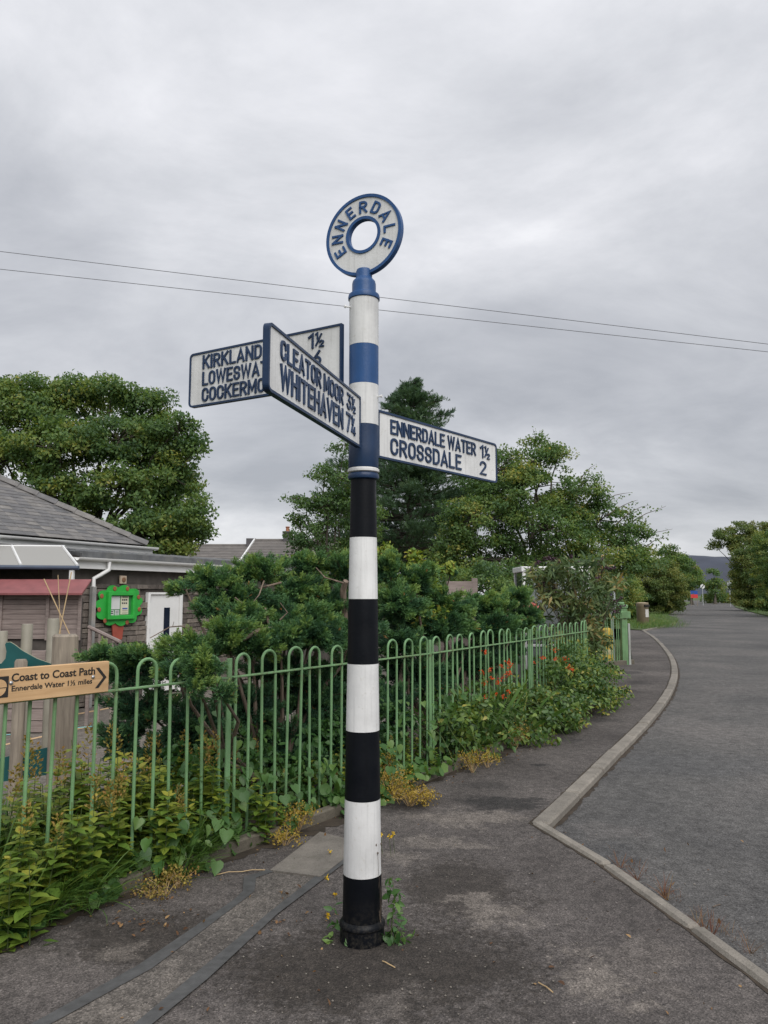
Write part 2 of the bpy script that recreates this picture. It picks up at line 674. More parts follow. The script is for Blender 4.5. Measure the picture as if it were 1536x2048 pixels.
def stone_mat():
    m, t, b = mat_new('rubble_stone')
    oi = N(t, 'ShaderNodeObjectInfo')
    r = ramp(t, [(0.0, (0.075, 0.063, 0.057)), (0.35, (0.125, 0.105, 0.09)), (0.7, (0.165, 0.14, 0.12)), (1.0, (0.235, 0.20, 0.165))])
    t.links.new(oi.outputs['Random'], r.inputs[0])
    p = gpos(t)
    r2 = ramp(t, [(0.35, 0.7), (0.65, 1.2)])
    t.links.new(noise(t, p, 11.0, 6, 0.65), r2.inputs[0])
    c = mixc(t, 1.0, r.outputs[0], r2.outputs[0], 'MULTIPLY')
    t.links.new(c, b.inputs['Base Color'])
    b.inputs['Roughness'].default_value = 0.9
    bump(t, b, noise(t, p, 25.0, 5), 0.6, 0.02)
    return m


M['stone'] = stone_mat()


def concrete_mat(name, col, scale=1.0):
    m, t, b = mat_new(name)
    p = gpos(t)
    oi = N(t, 'ShaderNodeObjectInfo')
    r0 = ramp(t, [(0.0, 0.85), (1.0, 1.12)])
    t.links.new(oi.outputs['Random'], r0.inputs[0])
    r = ramp(t, [(0.3, tuple(c * .68 for c in col)), (0.7, tuple(c * 1.15 for c in col))])
    t.links.new(noise(t, p, 5.0 * scale, 7, 0.65), r.inputs[0])
    c = mixc(t, 1.0, r.outputs[0], r0.outputs[0], 'MULTIPLY')
    sp = N(t, 'ShaderNodeTexVoronoi', i_Scale=170.0)
    t.links.new(p, sp.inputs['Vector'])
    rs = ramp(t, [(0.0, 0.55), (0.35, 1.0), (1.0, 1.25)])
    t.links.new(sp.outputs['Color'], rs.inputs[0])
    c = mixc(t, 0.75, c, mixc(t, 1.0, c, rs.outputs[0], 'MULTIPLY'))
    mo = ramp(t, [(0.55, 0.0), (0.75, 0.55)])
    t.links.new(noise(t, p, 9.0, 6, 0.7), mo.inputs[0])
    c = mixc(t, mo.outputs[0], c, (0.085, 0.083, 0.06))
    t.links.new(c, b.inputs['Base Color'])
    b.inputs['Roughness'].default_value = 0.88
    bump(t, b, noise(t, p, 110.0, 4), 0.5, 0.004)
    return m


M['kerb'] = concrete_mat('weathered_kerb_concrete', (0.205, 0.185, 0.158))
M['slab'] = concrete_mat('cover_slab_concrete', (0.20, 0.18, 0.155))
M['edging'] = concrete_mat('mossy_edging_concrete', (0.12, 0.105, 0.08))


def tarmac(name, base, light, dark, patches=(), big=0.5, agg=95.0, fine=1.0, moss=0.0):
    """asphalt: aggregate chips, worn pale and damp dark stains each with its own place"""
    m, t, b = mat_new(name)
    p = gpos(t)
    L = t.links
    wob = N(t, 'ShaderNodeTexNoise', i_Scale=3.2, i_Detail=5.0, i_Roughness=0.65)
    L.new(p, wob.inputs['Vector'])
    off = N(t, 'ShaderNodeVectorMath', operation='SUBTRACT')
    L.new(wob.outputs['Color'], off.inputs[0])
    off.inputs[1].default_value = (0.5, 0.5, 0.5)
    sc = N(t, 'ShaderNodeVectorMath', operation='SCALE')
    L.new(off.outputs[0], sc.inputs[0])
    sc.inputs['Scale'].default_value = 0.75
    pw = N(t, 'ShaderNodeVectorMath', operation='ADD')
    L.new(p, pw.inputs[0])
    L.new(sc.outputs[0], pw.inputs[1])
    r = ramp(t, [(0.34, dark), (0.5, base), (0.66, light)])
    L.new(noise(t, p, big, 7, 0.62, 0.3), r.inputs[0])
    c = r.outputs[0]
    brk = math_n(t, 'MULTIPLY', math_n(t, 'SUBTRACT', noise(t, p, 26.0, 6, 0.75), 0.5), 1.5)
    for (x, y, rx, ry, ang, col, amt) in patches:
        mp = N(t, 'ShaderNodeMapping', vector_type='TEXTURE')
        mp.inputs['Location'].default_value = (x, y, 0)
        mp.inputs['Rotation'].default_value = (0, 0, ang)
        mp.inputs['Scale'].default_value = (rx, ry, 1000)
        L.new(pw.outputs[0], mp.inputs[0])
        ln = N(t, 'ShaderNodeVectorMath', operation='LENGTH')
        L.new(mp.outputs[0], ln.inputs[0])
        rr = ramp(t, [(0.15, 1.0), (1.1, 0.0)], 'LINEAR')
        L.new(ln.outputs['Value'], rr.inputs[0])
        sm = ramp(t, [(0.30, 0.0), (0.72, amt)], 'EASE')
        L.new(math_n(t, 'ADD', rr.outputs[0], brk), sm.inputs[0])
        c = mixc(t, sm.outputs[0], c, col)
    v2 = N(t, 'ShaderNodeTexVoronoi', i_Scale=agg * 2.3)
    L.new(p, v2.inputs['Vector'])
    v2r = ramp(t, [(0.0, 0.30), (0.35, 0.78), (0.75, 1.25), (0.95, 1.9)])
    L.new(v2.outputs['Color'], v2r.inputs[0])
    c = mixc(t, fine, c, mixc(t, 1.0, c, v2r.outputs[0], 'MULTIPLY'))
    vo = N(t, 'ShaderNodeTexVoronoi', i_Scale=agg)
    L.new(p, vo.inputs['Vector'])
    vr = ramp(t, [(0.0, 0.55), (0.45, 0.92), (0.8, 1.15), (0.95, 1.3), (0.985, 2.6)])
    L.new(vo.outputs['Color'], vr.inputs[0])
    c = mixc(t, fine, c, mixc(t, 1.0, c, vr.outputs[0], 'MULTIPLY'))
    n3 = noise(t, p, 14.0, 6, 0.7)
    r3 = ramp(t, [(0.32, 0.62), (0.68, 1.32)])
    L.new(n3, r3.inputs[0])
    c = mixc(t, 1.0, c, r3.outputs[0], 'MULTIPLY')
    L.new(c, b.inputs['Base Color'])
    b.inputs['Roughness'].default_value = 0.86
    b.inputs['Specular IOR Level'].default_value = 0.35
    h = math_n(t, 'ADD', vo.outputs['Distance'], math_n(t, 'MULTIPLY', n3, 0.6))
    bump(t, b, h, 0.75, 0.006)
    return m


def px_patch(px, py, wpx, hpx, ang, col, amt):
    c = gz(px, py)
    a, b2 = gz(px - wpx / 2, py), gz(px + wpx / 2, py)
    e, f = gz(px, py - hpx / 2), gz(px, py + hpx / 2)
    return (c.x, c.y, (b2 - a).length / 2 * 1.25, (f - e).length / 2 * 1.25, ang, col, amt)


PALE, DUST, WET = (0.175, 0.153, 0.134), (0.130, 0.114, 0.102), (0.028, 0.026, 0.025)
DIRT = (0.034, 0.028, 0.023)
pv = [px_patch(760, 1930, 900, 260, 0, DIRT, 0.85), px_patch(300, 1880, 420, 160, 0, DIRT, 0.8), px_patch(930, 1780, 330, 160, 0, DIRT, 0.75),
      px_patch(960, 1825, 150, 90, 0, PALE, 0.75), px_patch(1060, 1850, 90, 50, 0, PALE, 0.5), px_patch(1195, 1965, 190, 120, 0, PALE, 0.8),
      px_patch(1300, 1930, 200, 130, 0, DUST, 0.6), px_patch(760, 2005, 200, 80, 0, DUST, 0.5), px_patch(250, 1905, 150, 60, 0, PALE, 0.5),
      px_patch(810, 1720, 110, 45, 0, PALE, 0.6), px_patch(930, 1632, 330, 38, 0, PALE, 0.8), px_patch(900, 1685, 240, 30, 0, PALE, 0.6),
      px_patch(1010, 1604, 220, 34, 0, WET, 0.9), px_patch(1090, 1529, 60, 12, 0, WET, 0.9), px_patch(1240, 1381, 100, 10, 0, WET, 0.8),
      px_patch(1190, 1440, 120, 16, 0, WET, 0.6), px_patch(1130, 1480, 110, 16, 0, WET, 0.5), px_patch(1250, 1345, 90, 8, 0, WET, 0.6), px_patch(1280, 1366, 60, 8, 0, WET, 0.5),
      px_patch(800, 1600, 180, 50, 0, WET, 0.7), px_patch(980, 1570, 150, 24, 0, WET, 0.5)]
M['pavement'] = tarmac('pavement_tarmac', (0.094, 0.083, 0.077), (0.130, 0.114, 0.105), (0.060, 0.052, 0.048), pv, 0.7, 95.0, 0.9)
M['road'] = tarmac('road_tarmac', (0.098, 0.094, 0.090), (0.134, 0.124, 0.117), (0.068, 0.066, 0.065),
                   [px_patch(1180, 1690, 200, 60, 0, (0.055, 0.055, 0.057), 0.6), px_patch(1400, 1520, 500, 60, 0, (0.085, 0.084, 0.084), 0.6), px_patch(1230, 1650, 200, 30, 0, (0.12, 0.11, 0.105), 0.5)], 0.35, 85.0, 0.8)
M['patch'] = tarmac('trench_infill_tarmac', (0.118, 0.105, 0.093), (0.145, 0.128, 0.112), (0.088, 0.078, 0.070), [], 2.0, 80.0, 0.9)
M['bitumen'] = plain('bitumen_seal', (0.070, 0.070, 0.070), 0.65, 0.25, 20.0, 0.5, 120.0)
M['playground'] = tarmac('playground_tarmac', (0.165, 0.145, 0.125), (0.19, 0.17, 0.145), (0.14, 0.122, 0.105), [], 0.4, 60.0, 0.5)


def grass_ground(name, c0, c1, c2):
    m, t, b = mat_new(name)
    p = gpos(t)
    r = ramp(t, [(0.3, c0), (0.5, c1), (0.7, c2)])
    n = noise(t, p, 1.3, 8, 0.7)
    t.links.new(n, r.inputs[0])
    r2 = ramp(t, [(0.3, 0.6), (0.7, 1.3)])
    t.links.new(noise(t, p, 22.0, 6, 0.75), r2.inputs[0])
    c = mixc(t, 1.0, r.outputs[0], r2.outputs[0], 'MULTIPLY')
    t.links.new(c, b.inputs['Base Color'])
    b.inputs['Roughness'].default_value = 0.95
    bump(t, b, noise(t, p, 30.0, 5, 0.7), 0.8, 0.05)
    return m


M['verge'] = grass_ground('verge_turf', (0.035, 0.06, 0.016), (0.06, 0.10, 0.022), (0.11, 0.12, 0.04))

# foliage colours (linear)
G_ = lambda *a: list(a)
M['lf_syc'] = leaf_mat('broadleaf_dark', [(0, (0.070, 0.135, 0.066)), (0.45, (0.135, 0.225, 0.072)), (0.8, (0.245, 0.30, 0.078)), (1, (0.38, 0.32, 0.085))], 0.5, 0.45)
M['lf_ash'] = leaf_mat('broadleaf_mid', [(0, (0.066, 0.130, 0.056)), (0.5, (0.125, 0.212, 0.066)), (0.85, (0.23, 0.285, 0.075)), (1, (0.38, 0.335, 0.085))], 0.5, 0.42)
M['lf_pine'] = leaf_mat('pine_needles', [(0, (0.044, 0.092, 0.058)), (0.6, (0.085, 0.150, 0.078)), (1, (0.15, 0.205, 0.090))], 0.6, 0.3)
M['lf_far'] = leaf_mat('hedgerow_leaves', [(0, (0.075, 0.125, 0.046)), (0.5, (0.14, 0.195, 0.058)), (1, (0.26, 0.26, 0.08))], 0.55, 0.4)
M['lf_jun'] = leaf_mat('juniper_scales', [(0, (0.026, 0.070, 0.042)), (0.35, (0.052, 0.128, 0.060)), (0.68, (0.105, 0.215, 0.072)), (0.92, (0.225, 0.330, 0.085)), (1, (0.34, 0.17, 0.06))], 0.55, 0.2)
M['lf_loose'] = leaf_mat('loosestrife_leaves', [(0, (0.066, 0.155, 0.030)), (0.5, (0.155, 0.240, 0.036)), (0.8, (0.285, 0.310, 0.045)), (1, (0.46, 0.35, 0.06))], 0.5, 0.3)
M['lf_spike'] = leaf_mat('seedhead_spikes', [(0, (0.15, 0.145, 0.035)), (0.5, (0.28, 0.22, 0.05)), (0.8, (0.32, 0.18, 0.055)), (1, (0.44, 0.36, 0.07))], 0.6, 0.2)
M['lf_grass'] = leaf_mat('grass_blades', [(0, (0.043, 0.105, 0.024)), (0.6, (0.093, 0.178, 0.037)), (0.9, (0.170, 0.238, 0.051)), (1, (0.442, 0.357, 0.153))], 0.5, 0.3)
M['lf_bram'] = leaf_mat('bramble_leaves', [(0, (0.036, 0.088, 0.024)), (0.5, (0.082, 0.155, 0.034)), (0.85, (0.175, 0.245, 0.048)), (1, (0.32, 0.29, 0.06))], 0.42, 0.25, 0.4)
M['lf_bind'] = leaf_mat('bindweed_leaves', [(0, (0.044, 0.115, 0.032)), (0.6, (0.080, 0.172, 0.044)), (1, (0.145, 0.235, 0.058))], 0.42, 0.3, 0.4)
M['lf_dry'] = leaf_mat('dry_flowerheads', [(0, (0.200, 0.138, 0.025)), (0.5, (0.362, 0.263, 0.037)), (0.8, (0.413, 0.275, 0.075)), (1, (0.500, 0.400, 0.062))], 0.65, 0.25)
M['lf_brown'] = leaf_mat('dead_leaves', [(0, (0.07, 0.035, 0.018)), (0.5, (0.17, 0.09, 0.04)), (1, (0.32, 0.20, 0.09))], 0.7, 0.1)
M['lf_red'] = leaf_mat('reddish_weeds', [(0, (0.11, 0.035, 0.025)), (0.5, (0.19, 0.085, 0.035)), (1, (0.24, 0.16, 0.05))], 0.6, 0.2)
M['lf_bud'] = leaf_mat('buddleia_leaves', [(0, (0.056, 0.099, 0.042)), (0.5, (0.099, 0.152, 0.058)), (0.85, (0.176, 0.208, 0.080)), (1, (0.320, 0.240, 0.096))], 0.55, 0.25)
M['lf_purple'] = leaf_mat('faded_purple_spikes', [(0, (0.045, 0.024, 0.033)), (0.6, (0.090, 0.048, 0.060)), (1, (0.150, 0.075, 0.150))], 0.7, 0.1)
M['fl_orange'] = leaf_mat('orange_petals', [(0, (0.52, 0.055, 0.012)), (1, (0.68, 0.11, 0.02))], 0.5, 0.3)
M['fl_pink'] = leaf_mat('pink_petals', [(0, (0.52, 0.12, 0.12)), (1, (0.68, 0.30, 0.28))], 0.5, 0.3)
M['fl_yellow'] = leaf_mat('yellow_petals', [(0, (0.68, 0.42, 0.02)), (1, (0.75, 0.55, 0.04))], 0.5, 0.3)
M['stem'] = plain('green_stem', (0.07, 0.10, 0.03), 0.7, 0.3, bstr=0)
M['twig'] = bark_mat('twig_bark', (0.06, 0.045, 0.032), (0.16, 0.12, 0.09))
M['bark'] = bark_mat('tree_bark', (0.035, 0.030, 0.024), (0.10, 0.085, 0.065))
M['jun_wood'] = bark_mat('bare_juniper_wood', (0.085, 0.060, 0.045), (0.26, 0.195, 0.15))

# ================================================================== GROUND, ROAD, PAVEMENT
def sheet(name, poly, z, mat):
    tris = tessellate_polygon([[Vector((p[0], p[1], 0)) for p in poly]])
    me = bpy.data.meshes.new(name)
    F = []
    for t in tris:
        p = [poly[i] for i in t]
        ar = (p[1][0] - p[0][0]) * (p[2][1] - p[0][1]) - (p[1][1] - p[0][1]) * (p[2][0] - p[0][0])
        if abs(ar) > 1e-9:
            F.append(tuple(t) if ar > 0 else tuple(reversed(t)))
    me.from_pydata([(p[0], p[1], z) for p in poly], [], F)
    me.materials.append(mat)
    me.update()
    return structure(link(name, me))


# fence line: bow-top panels of 2.5 m, measured corner by corner
FP_ = [Vector(p) for p in [(-2.49, 2.97, 0), (-0.98, 4.96, 0), (0.411, 6.976, 0), (1.715, 9.15, 0), (2.97, 11.3, 0), (4.4, 17.55, 0)]]


def fence_pt(s, d, z=0.0):
    """point s metres along the railing line, d metres behind it (negative: pavement side)"""
    if s < 0:
        i, rest = 0, s
    else:
        rest = s
        for i in range(len(FP_) - 1):
            L = (FP_[i + 1] - FP_[i]).length
            if rest <= L or i == len(FP_) - 2:
                break
            rest -= L
    t = (FP_[i + 1] - FP_[i]).normalized()
    n = Vector((-t.y, t.x, 0))
    p = FP_[i] + t * rest + n * d
    return Vector((p.x, p.y, z))


def bank_z(d):
    u = min(1.0, max(0.0, (d - 0.25) / 2.2))
    return -0.40 * u * u * (3 - 2 * u)


# far ground
sheet('ground', [(-4000, -200), (4000, -200), (4000, 6000), (-4000, 6000)], -0.46, M['verge'])

# kerb line between pavement and road (measured), from the near right corner to the far curve
KA = [(1536, 1980), (1350, 1840), (1200, 1730), (1062, 1648)]
KB = [(1062, 1648), (1130, 1585), (1200, 1518), (1290, 1435), (1330, 1385), (1345, 1345), (1338, 1312), (1308, 1277), (1283, 1261)]
ka = [gz(*p) for p in KA]
ka = [ka[0] + (ka[0] - ka[1]).normalized() * 4.2] + ka
kb = [gz(*p) for p in KB]


def resample(pts, step):
    out = [pts[0].copy()]
    acc = 0.0
    for a, b in zip(pts[:-1], pts[1:]):
        L = (b - a).length
        d = step - acc
        while d <= L:
            out.append(a + (b - a) * (d / L))
            d += step
        acc = (acc + L) % step if L + acc >= step else acc + L
    out.append(pts[-1].copy())
    return out


def smooth_line(pts, it=2):
    for _ in range(it):
        q = [pts[0]]
        for a, b in zip(pts[:-1], pts[1:]):
            q += [a * .75 + b * .25, a * .25 + b * .75]
        q.append(pts[-1])
        pts = q
    return pts


kb = smooth_line(kb, 2)
ROAD_Z, PAVE_Z, KERB_Z = -0.035, 0.0, 0.022
# road sheet
far_l = [gz(1354, 1243), gz(1356, 1237), gz(1336, 1231), gz(1340, 1226), gz(1362, 1216), gz(1376, 1209), gz(1386, 1204)]
far_r = [gz(1458, 1204), gz(1466, 1209), gz(1472, 1215), gz(1500, 1223), gz(1536, 1232)]
gr_edge = [gz(1283, 1261), gz(1300, 1257.5), gz(1325, 1252), gz(1348, 1246)]
road_poly = [(p.x, p.y) for p in ka[::1]] + [(p.x, p.y) for p in kb[1:]] + [(p.x, p.y) for p in gr_edge[1:]] + [(p.x, p.y) for p in far_l] + [(80, 230), (95, 230)] + \
    [(p.x, p.y) for p in far_r] + [(40, 36), (40, -6), (ka[0].x, -6)]
sheet('road', road_poly, ROAD_Z, M['road'])
# pavement sheet
left_edge = [fence_pt(s, -0.13) for s in (-4.0, 0, 2.5, 5.0, 7.5, 10.0)] + [gz(1196, 1335), gz(1266, 1328), gz(1262, 1300), gz(1250, 1259)]
pave_poly = [(p.x, p.y) for p in left_edge] + [(p.x, p.y) for p in reversed(kb)] + [(p.x, p.y) for p in reversed(ka[:-1])] + [(-1.5, -2.5), (-4.6, -2.0)]
sheet('pavement', pave_poly, PAVE_Z, M['pavement'])
# grassed corner with the bin and the verge running on beside the road
vl = [(p.x, p.y) for p in [gz(1250, 1259)] + gr_edge + far_l] + [(80, 230), (30, 230), (-40, 120), (-10, 40)]
sheet('left_verge', vl, 0.03, M['verge'])
vr = [(p.x, p.y) for p in reversed(far_r)] + [(95, 230), (200, 230), (200, 20), (40.2, 20), (40.2, 36)]
sheet('right_verge', vr, 0.02, M['verge'])

# bank and playground behind the railing
ss = [-4, -2, 0, 1.25, 2.5, 3.7, 5.0, 6.2, 7.5, 8.7, 10, 12.5, 16.4]
dd = [-0.03, 0.25, 0.6, 1.0, 1.5, 2.0, 2.5]
V, F = [], []
for s in ss:
    for d in dd:
        p = fence_pt(s, d)
        V.append((p.x, p.y, bank_z(d) + 0.005))
for i in range(len(ss) - 1):
    for j in range(len(dd) - 1):
        a = i * len(dd) + j
        F.append((a, a + len(dd), a + len(dd) + 1, a + 1))
bk = MB().add(V, F).build('bank', M['soil'], smooth=True)
structure(bk)
PLAY_Z = -0.40
pl = [fence_pt(s, 2.3) for s in (-4, 0, 2.5, 5, 7.5, 10, 16)]
sheet('playground', [(p.x, p.y) for p in pl] + [(2, 60), (-40, 60), (-40, 2)], PLAY_Z, M['playground'])
# painted court lines on the playground
ln = MB()
for (a, b, wd) in [((0, 1458), (420, 1378), .05), ((0, 1492), (170, 1455), .04)]:
    A, B = gz(a[0], a[1], PLAY_Z), gz(b[0], b[1], PLAY_Z)
    t = (B - A).normalized()
    n = Vector((-t.y, t.x, 0)) * wd
    ln.add([A - n, B - n, B + n, A + n], [(0, 1, 2, 3)])
o = ln.build('playground_lines', M['paintline_o'])
o.location.z = 0.004
structure(o)
ln = MB()
for (a, b, wd) in [((0, 1472), (200, 1452), .035)]:
    A, B = gz(a[0], a[1], PLAY_Z), gz(b[0], b[1], PLAY_Z)
    t = (B - A).normalized()
    n = Vector((-t.y, t.x, 0)) * wd
    ln.add([A - n, B - n, B + n, A + n], [(0, 1, 2, 3)])
o = ln.build('playground_blue_line', M['paintline_c'])
o.location.z = 0.008
structure(o)

# kerb stones, each a part of the kerb
kerb = structure(link('kerb', None))


def kerb_run(line, stone, wdt, side, seed):
    r = random.Random(seed)
    pts = resample(line, stone)
    for a, b in zip(pts[:-1], pts[1:]):
        L = (b - a).length
        if L < 0.15:
            continue
        t = (b - a) / L
        n = Vector((-t.y, t.x, 0)) * side
        mb = MB()
        ang = math.atan2(t.y, t.x)
        rot = Matrix.Rotation(ang + r.uniform(-.006, .006), 3, 'Z') @ Matrix.Rotation(r.uniform(-.012, .012), 3, 'X')
        c = (a + b) / 2 + n * wdt / 2 + Vector((0, 0, KERB_Z - 0.11 + r.uniform(-.007, .007)))
        mb.bbox(c, (L - 0.018, wdt, 0.22), 0.014, rot)
        mb.build('kerb_stone', M['kerb'], kerb)


kerb_run(list(reversed(ka)), 0.86, 0.076, 1, 3)
kerb_run(kb, 0.915, 0.125, -1, 4)
kerb_run(gr_edge, 0.915, 0.13, -1, 5)
# dark gap and washed-in dirt along both sides of the kerb
rk = random.Random(31)
for nm_, line, sgn, off0, zz in (('kerb_joint', list(reversed(ka)), -1, .0, .003), ('kerb_joint', kb, 1, .0, .003), ('gutter_dirt', list(reversed(ka)), 1, .076, ROAD_Z + .003), ('gutter_dirt', kb, -1, .125, ROAD_Z + .003)):
    pts = resample(line, .07)
    V, F = [], []
    for i, q in enumerate(pts):
        t = (pts[min(i + 1, len(pts) - 1)] - pts[max(i - 1, 0)]).normalized()
        n = Vector((-t.y, t.x, 0)) * sgn
        wdt_ = rk.uniform(.008, .024) if nm_ == 'kerb_joint' else rk.uniform(.01, .05)
        A_, B_2 = q + n * (off0 - .01), q + n * (off0 + wdt_)
        V += [(A_.x, A_.y, zz), (B_2.x, B_2.y, zz)]
    for i in range(len(pts) - 1):
        F.append((2 * i, 2 * i + 1, 2 * i + 3, 2 * i + 2))
    structure(MB().add(V, F).build(nm_, M['soil']))
# edging stones below the railing
edge = structure(link('edging', None))
r = random.Random(9)
s = -3.6
while s < 9.9:
    a, b = fence_pt(s, -0.13), fence_pt(s + 0.9, -0.13)
    t = (b - a).normalized()
    rot = Matrix.Rotation(math.atan2(t.y, t.x), 3, 'Z') @ Matrix.Rotation(r.uniform(-.05, .05), 3, 'X')
    MB().bbox((a + b) / 2 + Vector((0, 0, -0.02 + r.uniform(-.008, .008))), (0.888, 0.07, 0.20), 0.012, rot).build('edging_stone', M['edging'], edge)
    s += 0.9
a, b = gz(1200, 1333), gz(1266, 1328)
t = (b - a).normalized()
MB().bbox((a + b) / 2 + Vector((0, 0, 0.03)), ((b - a).length, 0.10, 0.14), 0.012, Matrix.Rotation(math.atan2(t.y, t.x), 3, 'Z')).build('edging_stone', M['edging'], edge)

# trench reinstatement strip with bitumen sealed joints, leading to a concrete cover slab
strip = [gz(*p) for p in [(60, 2075), (275, 2075), (400, 1960), (548, 1829), (640, 1757), (541, 1746), (500, 1757), (497, 1787), (478, 1803), (290, 1938)]]
sheet('trench_strip', [(p.x, p.y) for p in strip], 0.004, M['patch'])
sl = MB()
for pts, wd in (([(40, 2075), (290, 1937), (478, 1802), (497, 1785), (500, 1757), (541, 1744)], 0.030), ([(258, 2075), (400, 1958), (548, 1828), (640, 1757), (692, 1716)], 0.030)):
    P = [gz(*p) for p in pts]
    Vv, Ff = [], []
    for i, p in enumerate(P):
        t = (P[min(i + 1, len(P) - 1)] - P[max(i - 1, 0)]).normalized()
        n = Vector((-t.y, t.x, 0)) * wd * (1 + 0.25 * math.sin(i * 2.1))
        Vv += [p - n, p + n]
    for i in range(len(P) - 1):
        Ff.append((2 * i, 2 * i + 2, 2 * i + 3, 2 * i + 1))
    sl.add(Vv, Ff)
o = sl.build('bitumen_joint', M['bitumen'])
o.location.z = 0.008
structure(o)
S4 = [gz(*p) for p in [(540, 1744), (641, 1757), (728, 1690), (640, 1667)]]
mb = MB()
cc_ = sum(S4, Vector()) / 4
mb.prism([(p.x, p.y) for p in S4], -0.05, 0.012)
o = mb.build('cover_slab', M['slab'])
tag(o, 'worn concrete cover slab set in the pavement behind the signpost', 'cover slab')


# strip of soil and rotted leaves washed against the edging
rr_ = random.Random(17)
V, F = [], []
s = -2.0
while s < 9.9:
    a, b = fence_pt(s, -0.12), fence_pt(s, -0.12 - rr_.uniform(.05, .13) - .09 * (1 + math.sin(s * 2.3)) * .5)
    V += [(a.x, a.y, .003), (b.x, b.y, .003)]
    s += rr_.uniform(.03, .09)
for i in range(len(V) // 2 - 1):
    F.append((2 * i, 2 * i + 1, 2 * i + 3, 2 * i + 2))
structure(MB().add(V, F).build('soil_strip', M['soil']))

# ================================================================== LETTERING
def text_mesh(name, body, wid, cap, depth, mat, bold=0.0, z0=0.0, fontsize=1.0, shear=0.0):
    """raised letters fitted into wid x cap, lower left at the origin, standing in local x (right), z (up), facing -y"""
    cu = bpy.data.curves.new(name, 'FONT')
    cu.body = body
    cu.size = 1.0
    cu.offset = bold
    cu.resolution_u = 4
    cu.extrude = 0.5
    ob = bpy.data.objects.new('tmp_text', cu)
    COL.objects.link(ob)
    dg = bpy.context.evaluated_depsgraph_get()
    me = bpy.data.meshes.new_from_object(ob.evaluated_get(dg))
    bpy.data.objects.remove(ob)
    bpy.data.curves.remove(cu)
    co = np.empty(len(me.vertices) * 3)
    me.vertices.foreach_get('co', co)
    co = co.reshape(-1, 3)
    lo, hi = co.min(0), co.max(0)
    x = (co[:, 0] - lo[0]) / (hi[0] - lo[0]) * wid
    z = (co[:, 1] - lo[1]) / (hi[1] - lo[1]) * cap
    y = -(co[:, 2] + 0.5) * depth
    out = np.stack([x, y, z], 1)
    me.vertices.foreach_set('co', out.astype(np.float32).ravel())
    me.materials.clear()
    me.materials.append(mat)
    me.name = name
    me.update()
    return me


def _arc(cx, cy, rx, ry, a0, a1, n=7):
    return [(cx + rx * math.cos(R(a0 + (a1 - a0) * i / n)), cy + ry * math.sin(R(a0 + (a1 - a0) * i / n))) for i in range(n + 1)]


_O = _arc(.5, .72, .5, .28, 0, 180) + _arc(.5, .28, .5, .28, 180, 360)
# cast sign capitals as centre lines in a unit box: (relative width, strokes, closed flags)
GLYPH = {
    'E': (.44, [[(1, 1), (0, 1), (0, 0), (1, 0)], [(0, .52), (.86, .52)]]),
    'N': (.54, [[(0, 0), (0, 1)], [(0, 1), (1, 0)], [(1, 0), (1, 1)]]),
    'R': (.50, [[(0, 0), (0, 1)] + _arc(.5, .74, .5, .26, 90, -90) + [(0, .48)], [(.45, .48), (1, 0)]]),
    'D': (.50, [[(0, 0), (0, 1)] + _arc(.45, .70, .55, .30, 90, 0) + _arc(.45, .30, .55, .30, 0, -90) + [(0, 0)]]),
    'A': (.56, [[(0, 0), (.5, 1.0), (1, 0)], [(.17, .27), (.83, .27)]]),
    'L': (.42, [[(0, 1), (0, 0), (1, 0)]]),
    'K': (.52, [[(0, 0), (0, 1)], [(1, 1), (0, .40)], [(.33, .60), (1, 0)]]),
    'I': (.0, [[(0, 0), (0, 1)]]),
    'O': (.50, [_O + [_O[0]]]),
    'C': (.50, [_arc(.5, .72, .5, .28, -8, 180) + _arc(.5, .28, .5, .28, 180, 368)]),
    'S': (.48, [_arc(.5, .755, .5, .245, 0, 180, 8) + _arc(.42, .755, .42, .245, 180, 262, 3) + _arc(.58, .255, .42, .255, 82, 0, 3) + _arc(.5, .255, .5, .255, 0, -180, 8)]),
    'W': (.82, [[(0, 1), (.23, 0), (.5, 1), (.77, 0), (1, 1)]]),
    'T': (.50, [[(0, 1), (1, 1)], [(.5, 1), (.5, 0)]]),
    'M': (.66, [[(0, 0), (0, 1)], [(0, 1), (.5, .22), (1, 1)], [(1, 1), (1, 0)]]),
    'U': (.50, [[(0, 1), (0, .28)] + _arc(.5, .28, .5, .28, 180, 360) + [(1, 1)]]),
    'H': (.50, [[(0, 0), (0, 1)], [(1, 0), (1, 1)], [(0, .52), (1, .52)]]),
    'V': (.56, [[(0, 1), (.5, 0), (1, 1)]]),
    '1': (.22, [[(0, .80), (1, 1), (1, 0)]]),
    '2': (.46, [_arc(.5, .73, .5, .27, 170, -30, 9) + [(0, 0), (1, 0)]]),
    '3': (.46, [[(.02, 1), (.95, 1), (.45, .60)] + _arc(.45, .30, .55, .30, 75, -160, 9)]),
    '4': (.50, [[(.72, 0), (.72, 1), (0, .28), (1, .28)]]),
    '6': (.46, [[(.85, 1), (.1, .45)] + _arc(.5, .29, .5, .29, 150, -210, 14)]),
    '7': (.44, [[(0, 1), (1, 1), (.30, 0)]]),
}


